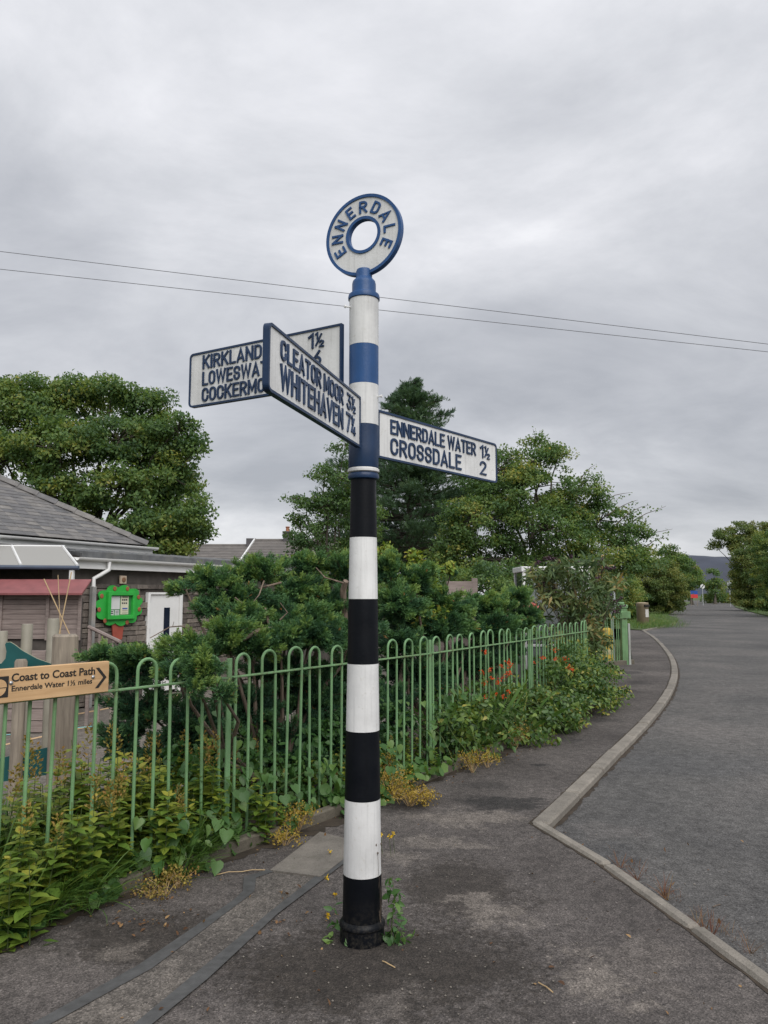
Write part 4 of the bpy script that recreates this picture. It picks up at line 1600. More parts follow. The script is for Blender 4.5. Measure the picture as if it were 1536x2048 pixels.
while True:
    u0 = row * sg_h / SL                # plan distance of the lower edge from the eaves
    if u0 > RL - 0.1 or row > 34:
        break
    yy = EV.y - 0.05 + u0
    zz = EV.z + (u0 - 0.05) * tanp
    x = HX - u0 - sw / 2 + (0.15 if row % 2 else 0) - rs.uniform(0, .02)
    while x > -6.5:
        if x + sw / 2 <= HX - u0 + 0.16:
            ang = pitch - 0.045 + rs.uniform(-.012, .012)
            pos = Vector((x, yy + 0.13 * math.cos(pitch), zz + 0.13 * math.sin(pitch) + 0.012))
            vis = x > -3.4 - u0 * 0.2
            if vis and cnt < 300 and row % 1 == 0 and (x > -1.2 or row < 6):
                o = link('slate', sl_me, roof, True)
                o.location = pos
                o.rotation_euler = (ang, 0, rs.uniform(-.01, .01))
                cnt += 1
            else:
                extra.bbox(pos, (sw - .004, 0.26, 0.011), 0.002, Matrix.Rotation(ang, 3, 'X'))
        x -= sw
    row += 1
o = extra.build('slates', M['slate'], roof, True)
o['kind'] = 'stuff'
# hip tiles
hd = Vector((-1, 1, tanp)).normalized()
side = Vector((1, 1, 0)).normalized()
nrm = side.cross(hd)
hx0 = Vector((HX + .03, EV.y - 0.03, EV.z + 0.02))
nt_ = 22
ht = 0.43
tile = MB()
V, F = [], []
for j, (yv, lift) in enumerate(((0, 0.022), (ht + .03, 0.0))):
    for xv, zv in ((-.15, -.085), (-.07, -.012), (0, .022), (.07, -.012), (.15, -.085)):
        V.append((xv, yv, zv + lift + .03))
    for xv, zv in ((-.15, -.10), (-.07, -.027), (0, .007), (.07, -.027), (.15, -.10)):
        V.append((xv, yv, zv + lift + .03))
for k in range(4):
    F += [(k, k + 1, 10 + k + 1, 10 + k), (5 + k + 1, 5 + k, 15 + k, 15 + k + 1), (k + 1, k, 5 + k, 5 + k + 1), (10 + k, 10 + k + 1, 15 + k + 1, 15 + k)]
F += [(0, 10, 15, 5), (4, 9, 19, 14)]
tile_me = MB().add(V, F).mesh('hip_tile', M['slate'])
if nrm.z < 0:
    nrm = -nrm
    side = -side
Mh = Matrix((side, hd, nrm)).transposed().to_4x4()
for i in range(19):
    o = link('hip_tile', tile_me, roof, True)
    o.matrix_local = Matrix.Translation(hx0 + hd * (i * ht)) @ Mh
# eaves gutter and fascia of the main roof
MB().bbox((HX / 2 - 4.3, EV.y - 0.075, EV.z - 0.14), (HX + 8.9, 0.022, 0.15), 0.003).build('eaves_fascia', M['upvc'], school, True)
gutter(-8.8, HX + 0.16, EV.y - 0.145, EV.z - 0.065, 0.062, 'eaves_gutter')

# tree shaped notice board on the wall
nb = thing('notice_board', 'green tree shaped notice board in a red pot fixed on the stone wall', 'notice board', W0, None, rotW)
CX, CZ = 1.06, 1.36
out = []
for i in range(132):
    a = 2 * PI * i / 132
    rr = 0.90 + 0.16 * abs(math.sin(a * 5.5 + .3))
    ca, sa = math.cos(a), math.sin(a)
    k = (abs(ca) ** 2.5 + abs(sa) ** 2.5) ** (-1 / 2.5)
    out.append((CX + 0.56 * rr * k * ca, CZ + 0.355 * rr * k * sa))
MB().prism(out, 0.0, 0.024, Matrix.Translation((0, -0.03, 0)) @ XZ).build('foliage_panel', M['board_green'], nb, True)
W_, H_ = 0.62, 0.43
mb = MB()
for x, z, sx, sz in ((CX - W_ / 2, CZ, .07, H_ + .07), (CX + W_ / 2, CZ, .07, H_ + .07), (CX, CZ + H_ / 2, W_ - .07, .07), (CX, CZ - H_ / 2, W_ - .07, .07)):
    mb.bbox((x, -0.085, z), (sx, 0.06, sz), 0.006)
mb.build('case_frame', M['board_green'], nb, True)
MB().box((CX, -0.0585, CZ), (W_ - .06, 0.008, H_ - .06)).build('case_back', M['board_dark'], nb, True)
paper = plain('notice_paper', (0.60, 0.61, 0.60), 0.6, 0.05, bstr=0)
paper2 = plain('cream_notice_paper', (0.60, 0.58, 0.44), 0.6, 0.05, bstr=0)
ink = plain('notice_ink', (0.05, 0.05, 0.06), 0.7, bstr=0)
inkb = plain('notice_blue_ink', (0.05, 0.09, 0.32), 0.7, bstr=0)
for (x0, x1, z0_, z1_, m_) in ((-.25, -.02, -.07, .165, paper), (.0, .20, -.165, .165, paper2), (-.26, -.165, -.175, -.085, paper), (-.14, -.03, -.175, -.085, paper)):
    MB().box((CX + (x0 + x1) / 2, -0.066, CZ + (z0_ + z1_) / 2), (x1 - x0, 0.004, z1_ - z0_)).build('notice', m_, nb, True)
mb = MB()
for i in range(3):
    for j in range(2):
        mb.box((CX + .045 + i * .05, -0.069, CZ + .04 + j * .06), (.035, 0.002, .028))
for z in (-.11, -.145):
    mb.box((CX - .212, -0.069, CZ + z), (.06, 0.002, .018))
for z in (-.105, -.13, -.155):
    mb.box((CX - .085, -0.069, CZ + z), (.08, 0.002, .008))
for z in (.145, .155, -.10, -.14):
    mb.box((CX + .11, -0.069, CZ + z), (.14, 0.002, .007))
mb.build('notice_print', ink, nb, True)
MB().box((CX + .11, -0.069, CZ - .06), (.13, 0.002, .025)).build('notice_heading', inkb, nb, True)
for (ax, az) in ((-.15, .305), (.17, .305), (-.46, .17), (.47, .15), (-.51, -.07), (.50, -.08), (.19, -.315), (-.36, -.27)):
    o = MB().lathe([(0.042, 0), (0.042, 0.008), (0.03, 0.012)], 14).build('apple', M['apple'], nb, True)
    o.location = (CX + ax, -0.055, CZ + az)
    o.rotation_euler = (R(90), 0, 0)
pot = [(CX - .11, CZ - .62), (CX + .11, CZ - .62), (CX + .15, CZ - .33), (CX - .15, CZ - .33)]
MB().prism(pot, 0.0, 0.022, Matrix.Translation((0, -0.005, 0)) @ XZ).build('pot', M['pot_red'], nb, True)

# glazed lean-to canopy, shed with red roof edge, planter
cn = thing('canopy', 'translucent lean-to canopy with white bars over the shed by the school', 'canopy', (-5.0, 12.6, 0))
fr0, fr1 = Vector((0, 0, 2.02)), Vector((-4.5, -0.25, 2.05))
bk0, bk1 = Vector((-0.85, 1.4, 2.42)), Vector((-5.35, 1.15, 2.45))
poly_m, pt_, pb_ = mat_new('polycarbonate_sheet')
pb_.inputs['Base Color'].default_value = (0.45, 0.44, 0.41, 1)
pb_.inputs['Roughness'].default_value = 0.35
tr_ = N(pt_, 'ShaderNodeBsdfTranslucent')
tr_.inputs[0].default_value = (0.38, 0.37, 0.34, 1)
ms_ = N(pt_, 'ShaderNodeMixShader')
ms_.inputs[0].default_value = 0.3
pt_.links.new(pb_.outputs[0], ms_.inputs[1])
pt_.links.new(tr_.outputs[0], ms_.inputs[2])
pt_.links.new(ms_.outputs[0], pt_.nodes['Material Output'].inputs[0])
pn = 5
for i in range(pn):
    a0, a1 = fr0.lerp(fr1, i / pn), fr0.lerp(fr1, (i + 1) / pn)
    b0, b1 = bk0.lerp(bk1, i / pn), bk0.lerp(bk1, (i + 1) / pn)
    dz = Vector((0, 0, 0.010))
    MB().add([a0, a1, b1, b0, a0 + dz, a1 + dz, b1 + dz, b0 + dz], [(0, 1, 2, 3), (7, 6, 5, 4), (0, 4, 5, 1), (1, 5, 6, 2), (2, 6, 7, 3), (3, 7, 4, 0)]).build('roof_panel', poly_m, cn, True)
for i in range(pn + 1):
    a0, b0 = fr0.lerp(fr1, i / pn), bk0.lerp(bk1, i / pn)
    MB().tube([a0 + Vector((0, -.02, .012)), b0 + Vector((0, 0, .012))], 0.024, 6).build('glazing_bar', M['upvc'], cn, True)
MB().tube([fr0 + Vector((0.03, -.03, -.03)), fr1 + Vector((0, -.03, -.03))], 0.035, 8).build('front_beam', plain('dark_blue_beam', (0.06, 0.08, 0.12), 0.5), cn, True)
MB().tube([bk0 + Vector((0.03, 0.03, 0)), bk1 + Vector((0, .03, 0))], 0.03, 8).build('back_bar', M['upvc'], cn, True)
for k, q in enumerate((fr0.lerp(fr1, .02), fr0.lerp(fr1, .98))):
    MB().bbox((q.x, q.y, (q.z + PLAY_Z) / 2 - .03), (0.07, 0.07, q.z - PLAY_Z - 0.08), 0.005).build('post', M['upvc'], cn, True)

sh = thing('shed', 'low timber board shed with a red sloping roof edge by the playground', 'shed', (-4.72, 12.0, 0))
SHL = 3.6
MB().add([(0.08, -0.10, 1.58), (-SHL, -0.10, 1.58), (-SHL, 0.42, 1.80), (0.02, 0.42, 1.80), (0.08, -0.10, 1.55), (-SHL, -0.10, 1.55), (-SHL, 0.42, 1.77), (0.02, 0.42, 1.77)],
         [(3, 2, 1, 0), (4, 5, 6, 7), (0, 1, 5, 4), (1, 2, 6, 5), (2, 3, 7, 6), (3, 0, 4, 7)]).build('roof', M['red_roof'], sh, True)
MB().box((-SHL / 2, 0.16, 0.55), (SHL - .02, 0.04, 1.9)).build('back_panel', M['mortar'], sh, True)
rs = random.Random(8)
for k in range(9):
    zz = 0.90 + 0.055 + k * 0.077 - 0.05
    for (xa_, xb_) in ((-SHL, -1.25), (-1.25, -0.52 + .0), (-0.52, 0.0)):
        MB().bbox(((xa_ + xb_) / 2, 0.115 + rs.uniform(-.003, .003), zz), (xb_ - xa_ - .006, 0.022, 0.072), 0.003, Matrix.Rotation(rs.uniform(-.003, .003), 3, 'Y')).build('board', M['grey_wood_h'], sh, True)
for x in (-1.25, -0.52, -0.02):
    MB().bbox((x, 0.09, 1.2), (0.05, 0.03, 0.70), 0.003).build('batten', M['grey_wood_h'], sh, True)
pl_ = thing('planter', 'long low timber planter box below the shed wall', 'planter', (-4.75, 11.2, 0))
for k in range(7):
    zz = PLAY_Z + 0.09 + k * 0.165
    MB().bbox((-1.75, 0, zz), (3.3, 0.05, 0.155), 0.006).build('plank', M['grey_wood_h'], pl_, True)
    MB().bbox((-0.125, 0.42, zz), (0.05, 0.75, 0.155), 0.006).build('plank', M['grey_wood_h'], pl_, True)
# stacked log edging and a raking handrail by the wall
lg = thing('log_edging', 'short stack of round logs edging the bed beside the timber post', 'logs', at(160, 1330, 8.2))
for k in range(5):
    MB().tube([(-.28, 0, -.25 + k * .072), (.06, 0, -.25 + k * .072)], 0.036, 10).build('log', M['grey_wood_h'], lg, True, True)
a, b = at(178, 1254, 11.8), at(232, 1280, 11.2)
hr = thing('raking_handrail', 'sloping timber handrail leading down below the notice board', 'handrail', (a.x, a.y, PLAY_Z))
o_ = Vector((a.x, a.y, PLAY_Z))
MB().tube([a - o_, b - o_ + (b - a) * .15], 0.028, 6).build('rail', M['grey_wood_h'], hr, True)
for u in (0.05, 0.45, 0.95):
    q = a.lerp(b, u) - o_
    MB().bbox((q.x, q.y, q.z / 2 - .02), (0.05, 0.05, q.z - .0), 0.004).build('baluster', M['grey_wood_h'], hr, True)
# bamboo canes
for (p0_, p1_, lab) in (((136, 1262), (88, 1158), 'bamboo cane leaning left in front of the shed'), ((124, 1240), (143, 1144), 'bamboo cane leaning right, crossing the other in front of the shed'),
                        ((121, 1262), (116, 1150), 'thin upright bamboo cane between the two crossed canes')):
    A, B = at(p0_[0], p0_[1], 11.3), at(p1_[0], p1_[1], 11.5)
    C_ = B + (A - B) * ((0.6 - B.z) / (A.z - B.z))
    o = MB().tube([C_, B], 0.008 if 'thin' not in lab else 0.005, 6).build('bamboo_cane', M['cane'])
    tag(o, lab, 'cane', 'bamboo canes by the shed')

# ================================================================== HOUSES FAR BEHIND
tiles_m, tt, tb = mat_new('distant_roof_tiles')
oc = N(tt, 'ShaderNodeTexCoord').outputs['Object']
r1 = ramp(tt, [(0.3, (0.105, 0.097, 0.092)), (0.7, (0.185, 0.168, 0.155))])
tt.links.new(noise(tt, oc, 1.6, 6, 0.65), r1.inputs[0])
tt.links.new(r1.outputs[0], tb.inputs['Base Color'])
tb.inputs['Roughness'].default_value = 0.85
rend = plain('distant_render', (0.40, 0.38, 0.35), 0.9)


def row_house(label, x0, x1, Y, ridge, eave, depth, seed, verge=True):
    root = thing('terraced_house', label, 'house', ((x0 + x1) / 2, Y, PLAY_Z), 'houses behind the school')
    hw_ = (x1 - x0) / 2
    z0_ = PLAY_Z
    MB().box((0, 0, (eave - z0_) / 2), (2 * hw_, 2 * depth - .4, eave - z0_)).prism([(-depth + .2, eave - z0_), (depth - .2, eave - z0_), (0, ridge - z0_ - .12)], -hw_, hw_, Matrix(((0, 0, 1, 0), (1, 0, 0, 0), (0, 1, 0, 0), (0, 0, 0, 1)))).build('wall', rend, root, True)
    n = 13
    for sgn in (-1, 1):
        mb_ = MB()
        nm_ = 0
        rt_ = link('roof', MB().add([(-hw_ - .1, sgn * depth, eave - z0_ - .03), (hw_ + .1, sgn * depth, eave - z0_ - .03), (hw_ + .1, 0, ridge - z0_ - .03), (-hw_ - .1, 0, ridge - z0_ - .03)], [(0, 1, 2, 3)]).mesh('roof', tiles_m), root, True)
        for k in range(n):
            u = k / n
            y_ = sgn * depth * (1 - u)
            y2 = sgn * depth * (1 - (k + 1.15) / n)
            zz_ = eave + (ridge - eave) * u - z0_
            z2 = eave + (ridge - eave) * (k + 1.15) / n - z0_
            if sgn == -1:
                cw = MB().add([(-hw_ - .1, y_, zz_ + .05), (hw_ + .1, y_, zz_ + .05), (hw_ + .1, y2, z2 + .012), (-hw_ - .1, y2, z2 + .012), (-hw_ - .1, y_, zz_), (hw_ + .1, y_, zz_), (hw_ + .1, y2, z2 - .02), (-hw_ - .1, y2, z2 - .02)],
                              [(0, 1, 2, 3), (7, 6, 5, 4), (0, 4, 5, 1), (1, 5, 6, 2), (2, 6, 7, 3), (3, 7, 4, 0)])
                cw.build('tile_course', tiles_m, rt_, True)
    MB().tube([(-hw_ - .1, 0, ridge - z0_ + .02), (hw_ + .1, 0, ridge - z0_ + .02)], 0.10, 8).build('ridge', tiles_m, root, True)
    if verge:
        MB().bbox((-hw_ - .14, -depth / 2, (ridge + eave) / 2 - z0_ + .02), (0.08, math.hypot(depth, ridge - eave) + .1, 0.22), 0.01, Matrix.Rotation(math.atan2(ridge - eave, depth), 3, 'X')).build('verge_board', M['upvc'], root, True)
    return root


HY = 46.0
pL = at(395, 1096, HY)
pR = at(512, 1098, HY)
hA = row_house('lower long roofed house behind the school, next to the big tree', pL.x - 8, at(512, 1100, HY).x, HY, at(450, 1092, HY).z, at(450, 1140, HY).z, 4.2, 1, False)
HB = 42.0
q0, q1 = at(514, 1082, HB), at(640, 1085, HB)
hB = row_house('taller tiled house with a chimney and a television aerial', q0.x, q1.x + 4, HB, at(560, 1082, HB).z, at(560, 1130, HB).z, 4.0, 2)
c = at(575, 1083, HB) - hB.location
ch_ = MB().bbox((c.x, 0.0, c.z + 0.12), (0.42, 0.55, 0.72), 0.02).bbox((c.x, 0.0, c.z + 0.50), (0.50, 0.63, 0.09), 0.02).build('chimney', plain('chimney_stack', (0.10, 0.095, 0.10), 0.9), hB, True)
MB().lathe([(0.11, 0), (0.09, 0.2), (0.12, 0.23), (0.12, 0.27), (0.08, 0.28)], 12, (c.x, 0, c.z + .54)).build('chimney_pot', M['brickred'], ch_, True, True)
ax = c.x + 0.27
ae = MB().tube([(ax, 0.1, c.z - .1), (ax, 0.1, c.z + 1.75)], 0.022, 6)
ae.tube([(ax - .1, 0.1, c.z + 1.50), (ax + .75, 0.1, c.z + 1.62)], 0.012, 5)
for k in range(6):
    x = ax + k * .13
    ae.tube([(x, -0.15, c.z + 1.52 + k * .018), (x, 0.35, c.z + 1.52 + k * .018)], 0.007, 4)
ae.build('aerial', M['wire'], hB, True)
sc_ = MB().bbox((at(503, 1088, HY).x - hA.location.x, 0.0, at(503, 1088, HY).z - hA.location.z + .05), (0.55, 0.6, 0.55), 0.02).build('chimney', plain('chimney_stack_small', (0.10, 0.095, 0.10), 0.9), hA, True)

# ================================================================== SHELTER, POSTS, BIN, SIGNS
SY = 14.2
s0, s1 = at(1044, 1133, SY), at(1180, 1133, SY)
shw = s1.x - s0.x
stop = s0.z
she = thing('glazed_shelter', 'white framed glazed shelter standing among the bushes beyond the railing', 'shelter', (s0.x, SY, PLAY_Z))
H2 = stop - PLAY_Z
MB().bbox((shw / 2, 0.45, H2 - 0.05), (shw + .04, 0.98, 0.10), 0.01).build('roof', M['upvc'], she, True)
for (x, y) in ((0.03, 0), (shw - .03, 0), (0.03, 0.9), (shw - .03, 0.9)):
    MB().bbox((x, y, H2 / 2 - .05), (0.055, 0.055, H2 - .1), 0.005).build('post', M['upvc'], she, True)
MB().bbox((shw / 2, 0, H2 * .42), (shw - .12, 0.04, 0.05), 0.005).build('rail', M['upvc'], she, True)
gl_, gt, gb = mat_new('shelter_glass')
gb.inputs['Base Color'].default_value = (0.30, 0.33, 0.33, 1)
gb.inputs['Roughness'].default_value = 0.1
gb.inputs['Alpha'].default_value = 0.55
for (x0_, x1_, z0_, z1_) in ((.06, shw - .06, .05, H2 * .41), (.06, shw - .06, H2 * .44, H2 - .12)):
    MB().box(((x0_ + x1_) / 2, 0.0, (z0_ + z1_) / 2), (x1_ - x0_, 0.008, z1_ - z0_)).build('pane', gl_, she, True)
MB().box((shw / 2, 0.9, H2 / 2), (shw - .12, 0.012, H2 - .25)).build('back_panel', M['dark_glass'], she, True)
MB().box((0.03, 0.45, H2 / 2), (0.012, 0.84, H2 - .25)).build('side_panel', M['dark_glass'], she, True)

q = at(1222, 1180, 17.9)
t = thing('marker_post', 'thin grey post with a dark cap and a small plate near the gate post', 'post', (q.x, 17.9, 0))
MB().tube([(0, 0, -0.3), (0, 0, q.z - .06)], 0.035, 10).build('shaft', M['roadsign_grey'], t, True)
MB().lathe([(0.05, 0), (0.05, 0.10), (0.04, 0.12)], 14, (0, 0, q.z - .12)).lathe([(0.045, 0), (0.045, 0.14)], 14, (0, 0, q.z - .42)).build('dark_cap', plain('dark_purple_plastic', (0.03, 0.025, 0.05), 0.5), t, True)
MB().bbox((0.07, 0.03, q.z - .22), (0.06, 0.03, 0.42), 0.006).build('plate', M['roadsign_grey'], t, True)

# weathered garden timber among the junipers
for (p0_, p1_, Y, lab) in (((893, 1162), (945, 1188), 10.4, 'upper weathered timber plank box showing above the juniper'), ((880, 1185), (925, 1205), 9.9, 'lower weathered timber plank box half hidden in the juniper')):
    A, B = at(p0_[0], p0_[1], Y), at(p1_[0], p1_[1], Y)
    t = thing('timber_planter', lab, 'planter', (A.x, Y, PLAY_Z))
    W2, H3 = B.x - A.x, A.z - PLAY_Z
    for k in range(7):
        h = H3 / 7
        MB().bbox((W2 / 2, 0, h * (k + .5)), (W2, 0.05, h - .012), 0.005).build('plank', M['grey_wood_h'], t, True)
    MB().bbox((W2 + .03, 0.02, H3 / 2 + .02), (0.075, 0.09, H3 + .03), 0.006).build('corner_post', M['grey_wood_h'], t, True)

bp = gz(1286, 1249.5, 0.03)
bh = at(1286, 1205, bp.y).z - 0.03
br_ = 11.6 / FPX * bp.y
t = thing('litter_bin', 'brown round litter bin with a pale sticker on the grass by the bend', 'litter bin', (bp.x, bp.y, 0.03))
MB().lathe([(br_ * .93, -0.02), (br_, 0.05), (br_, bh * .80)], 24).build('body', M['bin'], t, True, True)
MB().lathe([(br_ * .9, bh * .795), (br_ * 1.03, bh * .80), (br_ * 1.03, bh * .93), (br_ * .95, bh * .985), (br_ * .5, bh)], 24).build('lid', M['bin'], t, True, True)
MB().lathe([(br_ * 1.035, bh * .965), (br_ * 1.0, bh * .985), (br_ * .5, bh * 1.004)], 24).build('lid_top', plain('dusty_bin_top', (0.40, 0.32, 0.22), 0.8), t, True, True)
a_ = R(-62)
rotb = Matrix.Rotation(a_ + R(90), 3, 'Z')
MB().bbox((br_ * 1.0 * math.cos(a_), br_ * 1.0 * math.sin(a_), bh * .86), (br_ * 1.1, 0.10, bh * .09), 0.01, rotb).build('opening', M['bin_dark'], t, True)
MB().bbox((br_ * .985 * math.cos(a_), br_ * .985 * math.sin(a_), bh * .52), (0.22, 0.02, 0.40), 0.004, rotb).build('sticker', plain('bin_sticker', (0.52, 0.50, 0.48), 0.5), t, True)

# far road furniture
FY = 118.0
q = at(1405, 1173, FY)
t = thing('round_road_sign', 'round white road sign with a black diagonal bar beside the far road', 'road sign', (q.x, FY, 0))
MB().tube([(0, 0.06, -.2), (0, 0.06, q.z + .4)], 0.05, 8).build('pole', M['roadsign_grey'], t, True)
face = MB().lathe([(0.33, 0), (0.33, 0.03)], 32).build('face', M['upvc'], t, True)
face.location = (0, 0.0, q.z)
face.rotation_euler = (R(90), 0, 0)
bar = MB().bbox((0, 0, 0), (0.13, 0.01, 0.64), 0.002).build('diagonal_bar', M['black'], t, True)
bar.location = (0, -0.038, q.z)
bar.rotation_euler = (0, R(38), 0)
q = at(1459, 1171, 105)
t = thing('road_sign_back', 'grey back of a rectangular road sign on a pole right of the far road', 'road sign', (q.x, 105, 0))
MB().tube([(0, 0, -.2), (0, 0, q.z + .7)], 0.05, 8).build('pole', M['roadsign_grey'], t, True)
MB().bbox((0, 0.07, q.z), (0.58, 0.03, 0.82), 0.01).build('panel', M['roadsign_grey'], t, True)
q = at(1388, 1188, 112)
t = thing('banner_board', 'blue and red board at the edge of the far road', 'board', (q.x, 112, 0))
MB().box((0, 0, 1.90), (1.05, 0.04, 0.52)).build('blue_half', M['blue_panel'], t, True)
MB().box((0, 0, 1.37), (1.05, 0.04, 0.53)).build('red_half', M['red_panel'], t, True)
for x in (-.45, .45):
    MB().bbox((x, 0.05, 1.05), (0.07, 0.05, 2.3), 0.005).build('leg', M['grey_wood'], t, True)
q = at(1341, 1115, 90)
o = MB().tube([(q.x, 90, -.3), (q.x, 90, q.z + 1.5)], 0.11, 8).build('utility_pole', M['grey_wood'])
tag(o, 'dark wooden utility pole standing among the far trees', 'utility pole')

# fell on the horizon
V, F = [], []
nx, ny = 80, 14
fy = 2600
for j in range(ny):
    for i in range(nx):
        px_ = 1250 + 520 * i / (nx - 1)
        top_px = 1190 - (84 - abs(max(0, (1410 - px_) / 160)) ** 1.6 * 58 - max(0, (px_ - 1500) / 260) * 30 + 1.4 * math.sin(px_ * .05) + .8 * math.sin(px_ * .13))
        zt = at(px_, top_px, fy).z
        u = j / (ny - 1)
        hgt_ = zt * math.sin(min(1, u * 1.35) * PI / 2) if u < .74 else zt * (1 - (u - .74) * .4)
        X = (px_ - 768) / FPX * fy
        V.append((X * (1 + .10 * (u - .7)), fy - 900 + 1500 * u, hgt_ - 30 * (1 - u) + 6 * math.sin(X * .013 + u * 9)))
for j in range(ny - 1):
    for i in range(nx - 1):
        a = j * nx + i
        F.append((a, a + 1, a + nx + 1, a + nx))
o = MB().add(V, F).build('hill', M['fell'], smooth=True)
structure(o)


# ================================================================== TREES
def px_lobe(px, py, Y, rx, ry, deep=None):
    k = Y / FPX
    c = at(px, py, Y)
    return c, np.array([rx * k, (deep if deep is not None else (rx + ry) / 2 * k), ry * k])


def crown(lobes, clump_r, per, leaf, dens=1.0, tpl=LEAF4, flat=0.55, up=0.9, out=0.6, rnd=0.75, tint=(0.15, 0.7), shell=0.5, jit=.22):
    """leaf clumps spread through several lobes; returns leaf parts and the clump centres"""
    P, Nn, T, cl = [], [], [], []
    for c, rad in lobes:
        c = np.array(c)
        area = (rad[0] * rad[1] + rad[0] * rad[2] + rad[1] * rad[2]) / 3
        n = max(3, int(dens * 4.2 * area / (clump_r ** 2)))
        d = unit(RNG.normal(size=(n, 3)))
        rr = shell + (1 - shell) * RNG.random(n) ** 0.6
        cc = c + d * rr[:, None] * rad
        for q, dd in zip(cc, d):
            cr = clump_r * RNG.uniform(.55, 1.25)
            m = int(per * RNG.uniform(.6, 1.3) * (cr / clump_r) ** 2)
            off = unit(RNG.normal(size=(m, 3))) * (RNG.random(m) ** .45)[:, None] * cr * np.array([1, 1, flat])
            P.append(q + off)
            Nn.append(np.array([0, 0, up]) + dd * out + unit(off + 1e-6) * .5)
            T.append(np.full(m, RNG.uniform(*tint)) + RNG.normal(size=m) * jit * .6)
            cl.append((q, cr, c))
    P = np.concatenate(P)
    Nn = np.concatenate(Nn)
    T = np.concatenate(T)
    n = len(P)
    nz = unit(Nn + RNG.normal(size=(n, 3)) * rnd)
    ax = RNG.normal(size=(n, 3))
    ax[:, 2] -= .35
    return [(tpl, P, frames(ax, nz), leaf * RNG.uniform(.65, 1.25, n), T)], cl


def curve_pts(a, b, sag, n=5, wob=0.05):
    a, b = Vector(a), Vector(b)
    L = (b - a).length
    out_ = []
    for i in range(n + 1):
        u = i / n
        p = a.lerp(b, u)
        p.z += sag * L * math.sin(u * PI)
        if 0 < i < n:
            p += Vector((random.uniform(-1, 1), random.uniform(-1, 1), random.uniform(-1, 1))) * wob * L
        out_.append(p)
    return out_


def tree(name, label, cat, base, lobes, mat, clump_r, per, leaf, trunk_r, group='trees around the school and the road', dens=1.0, fork=0.35, bark='bark', sub=0.5, extra=None, **kw):
    base = Vector(base)
    root = thing(name, label, cat, base, group)
    parts, cl = crown(lobes, clump_r, per, leaf, dens, **kw)
    if extra:
        parts += extra
    leaf_obj('crown', parts, mat, root)
    cen = sum((Vector(c) for c, _ in lobes), Vector()) / len(lobes)
    top = Vector((base.x * .6 + cen.x * .4, base.y * .6 + cen.y * .4, base.z + (cen.z - base.z) * fork))
    mb = MB()
    tp = curve_pts(base - Vector((0, 0, .2)), top, 0, 5, .02)
    mb.tube(tp, [trunk_r * (1.25 - .6 * i / 5) for i in range(6)], 10)
    for c, rad in lobes:
        pp = curve_pts(top - Vector((0, 0, random.uniform(0, .25) * (top.z - base.z))), c, .06, 5, .04)
        mb.tube(pp, [trunk_r * (.36 - .28 * i / 5) for i in range(6)], 6)
    for q, cr, c in cl:
        if random.random() < sub:
            mb.tube(curve_pts(c, q, .08, 3, .06), [trunk_r * .14, trunk_r * .10, trunk_r * .07, trunk_r * .03], 4, False)
    mb.build('trunk', M[bark], root, smooth=False)
    return root


sy = [px_lobe(*a) for a in [(40, 825, 30, 115, 60), (150, 800, 31, 95, 45), (225, 785, 30, 65, 26), (50, 772, 30, 60, 20), (300, 850, 30, 65, 42), (290, 812, 30, 50, 28), (355, 858, 29, 45, 34), (392, 893, 29, 24, 20),
                            (240, 880, 29, 90, 50), (120, 900, 28.5, 110, 60), (10, 920, 29, 100, 60), (330, 960, 29, 62, 46), (225, 975, 28.5, 95, 50), (100, 1000, 28.5, 110, 50), (350, 1030, 29, 66, 50),
                            (300, 905, 30, 80, 46), (350, 985, 30.5, 56, 44), (270, 1065, 28.5, 100, 42), (372, 1060, 30, 46, 44), (-90, 880, 30, 120, 90), (-100, 1000, 30, 110, 60), (330, 1095, 29, 70, 26), (150, 1080, 29, 100, 40)]]
tree('broadleaf_tree', 'huge dark round headed broadleaf tree behind the school roof', 'tree', (-12.5, 30, PLAY_Z), sy, M['lf_syc'], 0.60, 210, 0.150, 0.34, dens=1.75, tint=(0.12, 0.72), fork=.3)

